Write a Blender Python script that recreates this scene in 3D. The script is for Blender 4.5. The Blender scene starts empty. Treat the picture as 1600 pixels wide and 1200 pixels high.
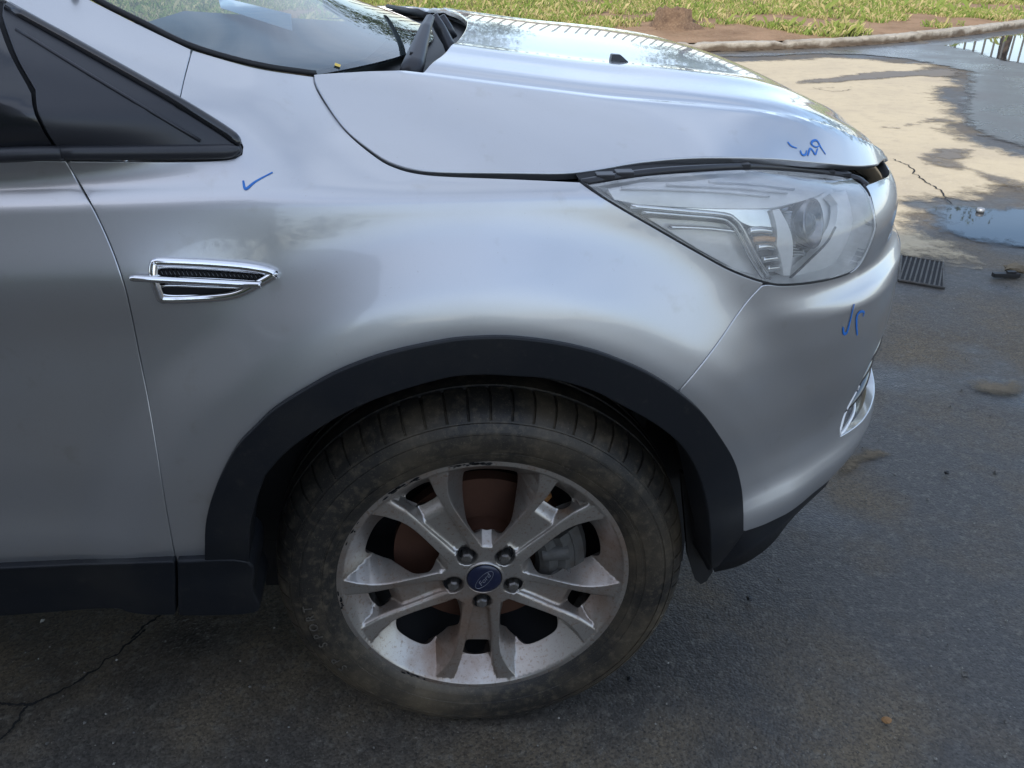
import bpy, bmesh, math, random
import numpy as np
from mathutils import Vector, Matrix
from mathutils.geometry import delaunay_2d_cdt
random.seed(7); RNG = np.random.default_rng(7)
rad = math.radians
scn = bpy.context.scene
COL = scn.collection

# ------------------------------------------------------------------ camera
CAM = np.array([-0.045, -1.051, 1.275]); YAW, PITCH, FPX = rad(4.9), rad(28.26), 1300.0
cam_d = bpy.data.cameras.new('camera'); cam = bpy.data.objects.new('camera', cam_d); COL.objects.link(cam)
cam.location = CAM; cam.rotation_euler = (rad(90)-PITCH, 0, -YAW)
cam_d.sensor_width = 36; cam_d.lens = 36*FPX/1600; cam_d.clip_start = .02; cam_d.clip_end = 2000
scn.camera = cam
# ------------------------------------------------------------------ light
SUN_AZ, SUN_EL = rad(214), rad(38)          # azimuth from +Y towards +X
wd = bpy.data.worlds.new('World'); scn.world = wd; wd.use_nodes = True
wn = wd.node_tree; wn.nodes.clear()
wo = wn.nodes.new('ShaderNodeOutputWorld'); wb = wn.nodes.new('ShaderNodeBackground')
sk = wn.nodes.new('ShaderNodeTexSky'); sk.sky_type = 'NISHITA'; sk.sun_disc = False
sk.sun_elevation = SUN_EL; sk.sun_rotation = SUN_AZ; sk.dust_density = .6; sk.ozone_density = 1.5
wb.inputs['Strength'].default_value = 0.15
tc = wn.nodes.new('ShaderNodeTexCoord'); mp = wn.nodes.new('ShaderNodeMapping'); mp.inputs['Scale'].default_value = (1, 1, 2.6)
cn = wn.nodes.new('ShaderNodeTexNoise'); cn.inputs['Scale'].default_value = 2.3; cn.inputs['Detail'].default_value = 7; cn.inputs['Roughness'].default_value = .56
cr = wn.nodes.new('ShaderNodeValToRGB'); cr.color_ramp.elements[0].position = .34; cr.color_ramp.elements[1].position = .72
cm = wn.nodes.new('ShaderNodeMixRGB'); cm.inputs[2].default_value = (5.6, 6.2, 7.3, 1)
cf = wn.nodes.new('ShaderNodeMath'); cf.operation = 'MULTIPLY'; cf.inputs[1].default_value = .85
wn.links.new(tc.outputs['Generated'], mp.inputs['Vector']); wn.links.new(mp.outputs['Vector'], cn.inputs['Vector'])
wn.links.new(cn.outputs['Fac'], cr.inputs['Fac']); wn.links.new(cr.outputs['Color'], cf.inputs[0]); wn.links.new(cf.outputs[0], cm.inputs[0])
wn.links.new(sk.outputs['Color'], cm.inputs[1]); wn.links.new(cm.outputs['Color'], wb.inputs['Color']); wn.links.new(wb.outputs['Background'], wo.inputs['Surface'])
sd = bpy.data.lights.new('sun', 'SUN'); sd.energy = 2.75; sd.angle = rad(.55); sd.color = (1, .94, .85)
sun = bpy.data.objects.new('sun', sd); COL.objects.link(sun)
sdir = Vector((math.sin(SUN_AZ)*math.cos(SUN_EL), math.cos(SUN_AZ)*math.cos(SUN_EL), math.sin(SUN_EL)))
sun.rotation_euler = (-sdir).to_track_quat('-Z', 'Y').to_euler(); sun.location = sdir*30
vs = scn.view_settings; vs.view_transform = 'Standard'; vs.look = 'None'; vs.gamma = 1; vs.exposure = 0.75; vs.use_curve_mapping = False

# ------------------------------------------------------------------ camera maths (numpy)
_fw0 = np.array([math.sin(YAW), math.cos(YAW), 0]); _R = np.array([math.cos(YAW), -math.sin(YAW), 0]); _Z = np.array([0, 0, 1.])
_W = _fw0*math.cos(PITCH)-_Z*math.sin(PITCH); _U = _Z*math.cos(PITCH)+_fw0*math.sin(PITCH)
def project(X):
    d = np.atleast_2d(X)-CAM; w = d@_W
    return np.stack([800+FPX*(d@_R)/w, 600-FPX*(d@_U)/w], 1)
def rays(px):
    px = np.atleast_2d(np.array(px, float))
    return _W+np.outer((px[:, 0]-800)/FPX, _R)+np.outer((600-px[:, 1])/FPX, _U)
def atY(px, Y):
    d = rays(px); return CAM+d*((np.asarray(Y)-CAM[1])/d[:, 1])[:, None]
def atZ(px, z=0.):
    d = rays(px); return CAM+d*((z-CAM[2])/d[:, 2])[:, None]
def sm(a, b, x):
    t = np.clip((np.asarray(x, float)-a)/(b-a), 0, 1); return t*t*(3-2*t)
def spline(pts, n=8, closed=False):
    P = np.array(pts, float); m = len(P); out = []
    for i in range(m if closed else m-1):
        p1, p2 = P[i % m], P[(i+1) % m]
        p0 = P[(i-1) % m] if closed or i > 0 else 2*p1-p2
        p3 = P[(i+2) % m] if closed or i+2 < m else 2*p2-p1
        for k in range(n):
            t = k/n
            out.append(.5*((2*p1)+(-p0+p2)*t+(2*p0-5*p1+4*p2-p3)*t*t+(-p0+3*p1-3*p2+p3)*t**3))
    if not closed: out.append(P[-1])
    return np.array(out)
def table(knots, sig=.008, lo=None, hi=None, step=.001):
    k = np.array(knots, float); lo = k[0, 0]-.1 if lo is None else lo; hi = k[-1, 0]+.1 if hi is None else hi
    g = np.arange(lo, hi, step)
    sl0 = (k[1, 1]-k[0, 1])/(k[1, 0]-k[0, 0]); sl1 = (k[-1, 1]-k[-2, 1])/(k[-1, 0]-k[-2, 0])
    v = np.interp(g, k[:, 0], k[:, 1]); v = np.where(g < k[0, 0], k[0, 1]+sl0*(g-k[0, 0]), v); v = np.where(g > k[-1, 0], k[-1, 1]+sl1*(g-k[-1, 0]), v)
    r = int(4*sig/step); ker = np.exp(-.5*(np.arange(-r, r+1)*step/sig)**2); ker /= ker.sum()
    v = np.convolve(np.pad(v, r, mode='reflect', reflect_type='odd'), ker, 'valid')
    return lambda x: np.interp(x, g, v)

# ------------------------------------------------------------------ object helpers
def link(name, me, parent=None, mat=None, kind=None):
    o = bpy.data.objects.new(name, me); COL.objects.link(o)
    if parent is not None: o.parent = parent
    if mat is not None and me is not None: me.materials.append(mat)
    if kind: o['kind'] = kind
    return o
def tag(o, label, cat, group=None):
    o['label'] = label; o['category'] = cat
    if group: o['group'] = group
    return o
def empty(name, loc=(0, 0, 0)):
    o = bpy.data.objects.new(name, None); COL.objects.link(o); o.location = loc; o.empty_display_size = .1; return o
def mesh_np(name, V, F, N=None, smooth=True):
    me = bpy.data.meshes.new(name); me.from_pydata([tuple(map(float, v)) for v in V], [], [tuple(map(int, f)) for f in F])
    me.validate(); me.update()
    if smooth: me.polygons.foreach_set('use_smooth', [True]*len(me.polygons))
    if N is not None: me.normals_split_custom_set_from_vertices([tuple(map(float, n)) for n in N])
    return me
class MB:
    def __init__(s): s.v = []; s.f = []
    def add(s, V, F):
        b = len(s.v); s.v += [tuple(map(float, v)) for v in V]; s.f += [tuple(b+i for i in f) for f in F]
    def box(s, c, h, M=None):
        V = [Vector((x*h[0], y*h[1], z*h[2])) for x in (-1, 1) for y in (-1, 1) for z in (-1, 1)]
        if M is not None: V = [M @ v for v in V]
        s.add([(v[0]+c[0], v[1]+c[1], v[2]+c[2]) for v in V], [(0, 1, 3, 2), (4, 6, 7, 5), (0, 4, 5, 1), (2, 3, 7, 6), (0, 2, 6, 4), (1, 5, 7, 3)])
    def tube(s, P, r, n=8, flat=1.0, up=(0, 0, 1)):
        P = [Vector(tuple(map(float, p))) for p in P]; m = len(P); V = []; rr = r if hasattr(r, '__len__') else [r]*m
        for i, p in enumerate(P):
            t = (P[min(i+1, m-1)]-P[max(i-1, 0)]).normalized(); a = t.cross(Vector(up)); a = a.normalized() if a.length > 1e-6 else Vector((1, 0, 0)); b = a.cross(t).normalized()
            for k in range(n):
                q = 2*math.pi*k/n; V.append(p+a*math.cos(q)*rr[i]+b*math.sin(q)*rr[i]*flat)
        F = [(i*n+k, i*n+(k+1) % n, (i+1)*n+(k+1) % n, (i+1)*n+k) for i in range(m-1) for k in range(n)]
        F += [tuple(range(n-1, -1, -1)), tuple((m-1)*n+k for k in range(n))]
        s.add(V, F)
    def lathe(s, prof, n=48, axis='Y', c=(0, 0, 0), closed=False):
        V = []; m = len(prof)
        for k in range(n):
            q = 2*math.pi*k/n
            for (r, y) in prof: V.append((c[0]+r*math.cos(q), c[1]+y, c[2]+r*math.sin(q)) if axis == 'Y' else (c[0]+r*math.cos(q), c[1]+r*math.sin(q), c[2]+y))
        F = [(k*m+j, k*m+j+1, ((k+1) % n)*m+j+1, ((k+1) % n)*m+j) for k in range(n) for j in range(m-1)]
        s.add(V, F)
    def build(s, name, mat, parent=None, smooth=False, bevel=0, kind=None, auto=None):
        me = bpy.data.meshes.new(name); me.from_pydata(s.v, [], s.f); me.update()
        bm = bmesh.new(); bm.from_mesh(me); bmesh.ops.recalc_face_normals(bm, faces=bm.faces)
        if bevel: bmesh.ops.bevel(bm, geom=list(bm.edges), offset=bevel, segments=2, affect='EDGES', profile=.6)
        for f in bm.faces: f.smooth = smooth or bool(auto)
        if auto:
            for e in bm.edges:
                if len(e.link_faces) == 2 and e.calc_face_angle(0) > rad(auto): e.smooth = False
        bm.to_mesh(me); bm.free()
        return link(name, me, parent, mat, kind)

# ------------------------------------------------------------------ materials
def mat(name, col, rough=.5, metal=0., coat=0., coat_r=.03, spec=.5, noise=None, bump=None, ior=None):
    """noise: list of (scale, detail, lo, hi, colour, amount); bump: (scale, strength, dist)"""
    m = bpy.data.materials.new(name); m.use_nodes = True; nt = m.node_tree; b = nt.nodes['Principled BSDF']
    b.inputs['Base Color'].default_value = (*col, 1); b.inputs['Roughness'].default_value = rough; b.inputs['Metallic'].default_value = metal
    b.inputs['Coat Weight'].default_value = coat; b.inputs['Coat Roughness'].default_value = coat_r; b.inputs['Specular IOR Level'].default_value = spec
    if ior: b.inputs['IOR'].default_value = ior
    t = nt.nodes.new('ShaderNodeTexCoord'); last = None
    rl = None
    for (sc, det, lo, hi, c2, am, *r2) in (noise or []):
        n = nt.nodes.new('ShaderNodeTexNoise'); n.inputs['Scale'].default_value = sc; n.inputs['Detail'].default_value = det; n.inputs['Roughness'].default_value = .6
        nt.links.new(t.outputs['Object'], n.inputs['Vector'])
        r = nt.nodes.new('ShaderNodeMapRange'); r.inputs[1].default_value = lo; r.inputs[2].default_value = hi; r.inputs[4].default_value = am
        nt.links.new(n.outputs['Fac'], r.inputs[0])
        x = nt.nodes.new('ShaderNodeMixRGB'); x.inputs[2].default_value = (*c2, 1)
        if last is None: x.inputs[1].default_value = (*col, 1)
        else: nt.links.new(last, x.inputs[1])
        nt.links.new(r.outputs[0], x.inputs[0]); last = x.outputs[0]
        if r2:
            q = nt.nodes.new('ShaderNodeMix'); q.inputs[3].default_value = r2[0]
            if rl is None: q.inputs[2].default_value = rough
            else: nt.links.new(rl, q.inputs[2])
            nt.links.new(r.outputs[0], q.inputs[0]); rl = q.outputs[0]
    if last is not None: nt.links.new(last, b.inputs['Base Color'])
    if rl is not None: nt.links.new(rl, b.inputs['Roughness'])
    if bump:
        prev = None
        for (sc, st, di) in (bump if isinstance(bump, list) else [bump]):
            n = nt.nodes.new('ShaderNodeTexNoise'); n.inputs['Scale'].default_value = sc; n.inputs['Detail'].default_value = 4
            nt.links.new(t.outputs['Object'], n.inputs['Vector'])
            bp = nt.nodes.new('ShaderNodeBump'); bp.inputs['Strength'].default_value = st; bp.inputs['Distance'].default_value = di
            nt.links.new(n.outputs['Fac'], bp.inputs['Height'])
            if prev is not None: nt.links.new(prev, bp.inputs['Normal'])
            prev = bp.outputs['Normal']
        nt.links.new(prev, b.inputs['Normal'])
    return m
M = {}
M['paint'] = mat('silver_metallic_paint', (.50, .505, .515), .34, .85, 1., .04, noise=[(3.5, 6, .52, .75, (.42, .405, .38), .30), (2600, 1, .45, .6, (.56, .565, .575), .5), (260, 3, .70, .76, (.33, .30, .26), .5), (22, 5, .62, .75, (.40, .38, .35), .35)])
M['plastic'] = mat('black_textured_plastic', (.006, .0075, .0105), .48, spec=.30, noise=[(6, 6, .50, .80, (.028, .026, .023), .5), (60, 4, .60, .78, (.05, .046, .04), .3), (700, 2, .66, .76, (.10, .09, .08), .35)], bump=(900, .12, .0006))
M['black'] = mat('black_underside', (.006, .006, .007), .8)
M['gloss_black'] = mat('gloss_black_trim', (.012, .013, .016), .18, coat=.4, noise=[(14, 5, .5, .75, (.04, .04, .042), .35, .4)])
M['sail'] = mat('satin_black_trim', (.022, .023, .028), .38, noise=[(9, 6, .5, .75, (.045, .045, .047), .5)])
M['rubber_seal'] = mat('black_rubber', (.010, .010, .011), .6)
M['chrome'] = mat('chrome', (.75, .76, .78), .07, 1., noise=[(40, 4, .55, .8, (.4, .39, .37), .5, .3)])
M['alloy'] = mat('dusty_alloy', (.42, .395, .365), .30, .82, .3, .1,
    noise=[(8, 6, .46, .70, (.25, .15, .095), .75, .6), (170, 4, .55, .70, (.22, .135, .085), .6, .6), (600, 2, .66, .74, (.05, .035, .03), .7, .8)], bump=(500, .08, .0006))
M['tyre'] = mat('dusty_tyre_rubber', (.017, .0155, .0135), .5, spec=.45,
    noise=[(3.5, 5, .47, .68, (.125, .095, .058), .7), (70, 6, .50, .72, (.14, .112, .075), .45), (420, 3, .60, .72, (.15, .125, .085), .6)], bump=[(420, .25, .001)])
M['rust'] = mat('rusty_disc', (.085, .036, .02), .75, .3, noise=[(30, 6, .4, .7, (.06, .025, .015), .7)])
M['caliper'] = mat('dirty_cast_iron', (.10, .098, .092), .65, .5, noise=[(35, 5, .45, .7, (.06, .045, .035), .8)], bump=(220, .3, .002))
M['copper'] = mat('rusty_bracket', (.35, .16, .05), .6, .3, noise=[(90, 4, .4, .7, (.05, .03, .02), .8)])
M['nut'] = mat('worn_steel', (.30, .29, .28), .32, .9, noise=[(160, 4, .45, .7, (.10, .085, .07), .6)])
M['cap'] = mat('navy_cap', (.004, .008, .032), .35, coat=.4, coat_r=.15, noise=[(120, 5, .55, .75, (.05, .05, .06), .4)])
M['cap_line'] = mat('cap_silver_print', (.30, .31, .34), .4, .6)
M['marker'] = mat('blue_marker', (.010, .14, .50), .5, noise=[(90, 3, .4, .75, (.05, .25, .62), .6)])
M['lamp_grey'] = mat('lamp_housing_silver', (.90, .90, .89), .30, .2, noise=[(12, 4, .4, .75, (.70, .69, .66), .5)])
M['lamp_white'] = mat('lamp_white_rib', (.9, .9, .9), .4)
M['lamp_chrome'] = mat('lamp_reflector_chrome', (.78, .79, .79), .12, 1.)
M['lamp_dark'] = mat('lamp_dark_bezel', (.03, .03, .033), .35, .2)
M['amber'] = mat('amber_bulb', (.55, .25, .06), .3)
M['bulb'] = mat('bulb_glass', (.04, .045, .05), .1, coat=1.)
M['dash'] = mat('grey_dashboard', (.16, .17, .165), .7, noise=[(8, 5, .4, .7, (.22, .22, .2), .5)])
M['paper'] = mat('white_paper', (.75, .77, .82), .7, noise=[(25, 4, .5, .65, (.45, .55, .75), .5)])
M['steel'] = mat('galvanised_steel', (.32, .33, .34), .5, .6)
def glassy(name, tint, rough, haze, hazecol, ior=1.45):
    m = bpy.data.materials.new(name); m.use_nodes = True; nt = m.node_tree; nt.nodes.clear()
    o = nt.nodes.new('ShaderNodeOutputMaterial'); tr = nt.nodes.new('ShaderNodeBsdfTransparent'); tr.inputs[0].default_value = (*tint, 1)
    gl = nt.nodes.new('ShaderNodeBsdfGlossy'); gl.inputs['Roughness'].default_value = rough
    df = nt.nodes.new('ShaderNodeBsdfDiffuse'); df.inputs[0].default_value = (*hazecol, 1)
    fr = nt.nodes.new('ShaderNodeFresnel'); fr.inputs['IOR'].default_value = ior
    a = nt.nodes.new('ShaderNodeMixShader'); b = nt.nodes.new('ShaderNodeMixShader'); 
    no = nt.nodes.new('ShaderNodeTexNoise'); no.inputs['Scale'].default_value = 7; no.inputs['Detail'].default_value = 6
    mr = nt.nodes.new('ShaderNodeMapRange'); mr.inputs[1].default_value = .3; mr.inputs[2].default_value = .75; mr.inputs[3].default_value = haze*.5; mr.inputs[4].default_value = haze*1.5
    nt.links.new(no.outputs['Fac'], mr.inputs[0]); nt.links.new(mr.outputs[0], a.inputs[0])
    nt.links.new(tr.outputs[0], a.inputs[1]); nt.links.new(df.outputs[0], a.inputs[2])
    nt.links.new(fr.outputs[0], b.inputs[0]); nt.links.new(a.outputs[0], b.inputs[1]); nt.links.new(gl.outputs[0], b.inputs[2]); nt.links.new(b.outputs[0], o.inputs['Surface'])
    return m
M['lens'] = glassy('hazed_lamp_lens', (.98, .98, .97), .05, .19, (.88, .88, .85), 1.5)
M['glass'] = glassy('windscreen_glass', (.50, .64, .68), .01, .09, (.40, .50, .54), 1.45)
M['dark_glass'] = glassy('tinted_side_glass', (.06, .065, .07), .01, .03, (.2, .2, .2), 1.5)

# ------------------------------------------------------------------ body side surface S1(s, z): door, fender, bumper
HUBZ = .335; XS, XF0, WID = .10, .88, .89
_n = 2.6
_t = np.concatenate([np.linspace(0, .8, 3000), .8+.2*np.sin(np.linspace(0, math.pi/2, 5000))[1:]])
_w = 1-(np.clip(1-_t**_n, 0, 1))**(1/_n)
_L = np.concatenate([[0], np.cumsum(np.hypot(np.diff(_t)*(XF0-XS), np.diff(_w)*WID))]); LEN = _L[-1]
xf = table([(.1, .60), (.25, .68), (.33, .75), (.38, .80), (.42, .84), (.46, .885), (.50, .89), (.58, .855), (.65, .838), (.72, .828), (.78, .818), (.82, .825), (.87, .845), (.90, .84), (.95, .785), (1.0, .70), (1.2, .4)], .015)
p_rear = table([(.15, -.045), (.26, -.03), (.34, -.006), (.40, .002), (.44, .004), (.50, .016), (.62, .024), (.74, .024), (.84, .020), (.90, .015), (.95, .007), (.985, .000), (1.03, -.050), (1.06, -.105), (1.10, -.20), (1.14, -.31), (1.3, -.75)], .007)
p_front = table([(.15, -.045), (.30, -.01), (.40, .002), (.50, .012), (.62, .014), (.74, .012), (.84, .010), (.90, .006), (.95, .001), (.985, -.004), (1.0, -.045), (1.02, -.11), (1.06, -.26), (1.14, -.56), (1.3, -1.1)], .007)
p_bump = table([(.15, -.09), (.26, -.05), (.33, -.005), (.37, .022), (.42, .030), (.455, .022), (.49, .003), (.54, .000), (.62, .010), (.72, .020), (.78, .022), (.84, .016), (.90, .008), (.95, .001), (.985, -.004), (1.0, -.045), (1.02, -.11), (1.3, -1.0)], .011)
drop_f = table([(-1.2, 0), (.12, 0), (.35, .004), (.55, .03), (.75, .075), (1.0, .10), (1.6, .11)], .03)
drop_r = table([(-1.2, -.35), (-.2, -.0), (.5, 0)], .03)
zlamp = table([(.2, .95), (.40, .842), (.5, .822), (.62, .815), (.75, .82), (.9, .83), (1.5, .83)], .02)
flare = table([(.0, 1), (.485, 1), (.53, .80), (.60, .16), (.625, .03), (.68, 0), (2.5, 0)], .010)
def S1(s, z, off=0.):
    s = np.asarray(s, float); z = np.asarray(z, float); s, z = np.broadcast_arrays(s, z)
    l = np.clip(s-XS, 0, LEN-1e-4)
    t = np.interp(l, _L, _t); w = np.interp(l, _L, _w)
    e = 4e-3; t1 = np.interp(l+e, _L, _t); w1 = np.interp(l+e, _L, _w); t0 = np.interp(l-e, _L, _t); w0 = np.interp(l-e, _L, _w)
    A = xf(z)-XS
    x = np.where(s < XS, s, XS+A*t); y = WID*w
    tx = A*(t1-t0); ty = WID*(w1-w0); ln = np.hypot(tx, ty)+1e-12
    nx = np.where(s < XS, 0, ty/ln); ny = np.where(s < XS, -1, -tx/ln)
    zz = z+drop_f(s)*sm(.78, 1.0, z)+drop_r(s)*sm(.995, 1.10, z)
    kf = sm(-.30, -.02, s); kb = sm(.22, .48, s)
    d = p_rear(zz)*(1-kf)+kf*(p_front(zz)*(1-kb)+p_bump(zz)*kb)
    rho = np.hypot(s, z-HUBZ)
    d = d+.044*flare(rho)*sm(.15, .3, z)*(1-.6*sm(.3, .5, s))
    # door feature line running into the side vent
    q = (z-.893)/.030
    d = d+.015*np.where(q > 0, np.exp(-.5*(q/1.3)**2), np.exp(-.5*(q/1.5)**2))*(1-sm(-.46, -.26, s))
    d = d+.010*np.exp(-.5*((z-.46)/.035)**2)*(1-sm(-.62, -.40, s))
    # ledge under the headlamp
    d = d+.025*sm(.0, .045, zlamp(s)-z)*sm(.40, .72, s)*sm(.50, .66, z)
    d = d+off
    return np.stack([x+nx*d, y+ny*d, z], -1)
def S1n(s, z, off=0.):
    e = 1.5e-3
    a = S1(np.asarray(s)+e, z, off)-S1(np.asarray(s)-e, z, off); b = S1(s, np.asarray(z)+e, off)-S1(s, np.asarray(z)-e, off)
    n = np.cross(a, b); return n/np.linalg.norm(n, axis=-1, keepdims=True)

# ------------------------------------------------------------------ bonnet surface S2(x, y)
zc_ = table([(-.4, 1.135), (-.21, 1.116), (-.07, 1.100), (.067, 1.081), (.21, 1.062), (.36, 1.048), (.46, 1.036), (.53, 1.024), (.60, 1.003), (.66, .979), (.72, .954), (.78, .925), (.85, .88)], .02)
yc_ = table([(-.4, .235), (-.07, .25), (.3, .25), (.45, .255), (.55, .275), (.63, .31), (.70, .36), (.78, .45), (.85, .55)], .02)
k_ = table([(-.4, .52), (-.1, .50), (.05, .43), (.2, .345), (.33, .30), (.44, .45), (.53, .75), (.62, .90), (.72, .8), (.85, .8)], .03)
cr_ = table([(-.4, .03), (0, .030), (.3, .032), (.5, .030), (.62, .034), (.7, .032), (.85, .035)], .03)
YM = .89
def S2(x, y, off=0.):
    x = np.asarray(x, float); y = np.asarray(y, float); x, y = np.broadcast_arrays(x, y)
    yy = np.where(y > YM, 2*YM-y, y); zc, yc, k, c = zc_(x), yc_(x), k_(x), cr_(x)
    u = yy-yc; w = np.clip(u/(YM-yc), 0, 1)
    r = .010
    neg = .5*(u-np.sqrt(u*u+r*r))        # smooth min(u,0)
    pos = np.clip(u, 0, None)
    top = c*(1-(1-w)**2) - .008*np.exp(-.5*((u-.035)/.018)**2)*sm(0, .02, u) + .004*np.exp(-.5*((u-.22)/.03)**2)
    z = zc+k*neg+top-.25*np.clip(-u, 0, None)**2
    return np.stack([x, y, z+off], -1)
def S2n(x, y, off=0.):
    e = 2e-3
    a = S2(np.asarray(x)+e, y)-S2(np.asarray(x)-e, y); b = S2(x, np.asarray(y)+e)-S2(x, np.asarray(y)-e)
    n = np.cross(a, b); return n/np.linalg.norm(n, axis=-1, keepdims=True)

class Inv:
    """pixel of the photograph -> surface parameters, by real ray/surface intersection"""
    def __init__(s, S, N, U, Vv):
        s.S, s.N = S, N; s.u, s.v = np.meshgrid(U, Vv, indexing='ij'); s.u = s.u.ravel(); s.v = s.v.ravel()
        P = S(s.u, s.v); n = N(s.u, s.v); s.ok = ((P-CAM)*n).sum(1) < 0; s.px = project(P); s.dist = np.linalg.norm(P-CAM, axis=1)
    def __call__(s, pts, off=0.):
        out = []
        for q in np.atleast_2d(np.array(pts, float)):
            d = np.hypot(*(s.px-q).T)+np.where(s.ok, 0, 1e4); i = int(np.argmin(d+s.dist*2)); a = np.array([s.u[i], s.v[i]])
            for _ in range(25):
                f = project(s.S(a[0], a[1], off)[None])[0]-q
                J = np.stack([(project(s.S(a[0]+1e-4, a[1], off)[None])[0]-q-f)/1e-4, (project(s.S(a[0], a[1]+1e-4, off)[None])[0]-q-f)/1e-4], 1)
                try: st = np.linalg.lstsq(J, -f, rcond=1e-3)[0]
                except Exception: break
                L = np.hypot(*st); st *= min(1, .02/max(L, 1e-9)); a = a+st
                if L < 1e-6: break
            out.append(a)
        return np.array(out)
I1 = Inv(S1, S1n, np.arange(-1.0, 1.3, .012), np.arange(.16, 1.26, .012))
I2 = Inv(S2, S2n, np.arange(-.35, .84, .015), np.arange(.03, 1.75, .015))

# ------------------------------------------------------------------ trimmed panels
def resample(P, step):
    P = np.array(P); Q = np.vstack([P, P[:1]]); L = np.concatenate([[0], np.cumsum(np.hypot(*np.diff(Q, axis=0).T))])
    n = max(8, int(L[-1]/step)); t = np.linspace(0, L[-1], n, endpoint=False)
    # keep corners: snap the nearest sample to each sharp corner
    out = np.stack([np.interp(t, L, Q[:, 0]), np.interp(t, L, Q[:, 1])], 1)
    for i in range(len(P)):
        a = P[i]-P[i-1]; b = P[(i+1) % len(P)]-P[i]
        if np.hypot(*a) < 1e-9 or np.hypot(*b) < 1e-9: continue
        if abs(math.atan2(a[0]*b[1]-a[1]*b[0], a@b)) > .5: out[int(np.argmin(np.hypot(*(out-P[i]).T)))] = P[i]
    keep = [0]
    for i in range(1, n):
        if np.hypot(*(out[i]-out[keep[-1]])) > step*.15: keep.append(i)
    return out[keep]
def area(P): x, y = np.array(P).T; return .5*np.sum(x*np.roll(y, -1)-np.roll(x, -1)*y)
def inset(P, d):
    P = np.array(P); a = P-np.roll(P, 1, 0); b = np.roll(P, -1, 0)-P
    a /= np.hypot(*a.T)[:, None]+1e-12; b /= np.hypot(*b.T)[:, None]+1e-12
    na = np.stack([-a[:, 1], a[:, 0]], 1); nb = np.stack([-b[:, 1], b[:, 0]], 1); m = na+nb; m /= np.hypot(*m.T)[:, None]+1e-12
    c = np.clip((m*na).sum(1), .5, 1); return P+m*(d/c)[:, None]
def inside(pts, poly):
    x, y = pts[:, 0], pts[:, 1]; r = np.zeros(len(pts), bool); j = len(poly)-1
    for i in range(len(poly)):
        xi, yi = poly[i]; xj, yj = poly[j]
        c = ((yi > y) != (yj > y)) & (x < (xj-xi)*(y-yi)/(yj-yi+1e-15)+xi); r ^= c; j = i
    return r
def edge_dist(pts, poly):
    d = np.full(len(pts), 1e9); Q = np.roll(poly, -1, 0)
    for a, b in zip(poly, Q):
        ab = b-a; t = np.clip(((pts-a)@ab)/(ab@ab+1e-15), 0, 1); d = np.minimum(d, np.hypot(*(pts-(a+t[:, None]*ab)).T))
    return d
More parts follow.
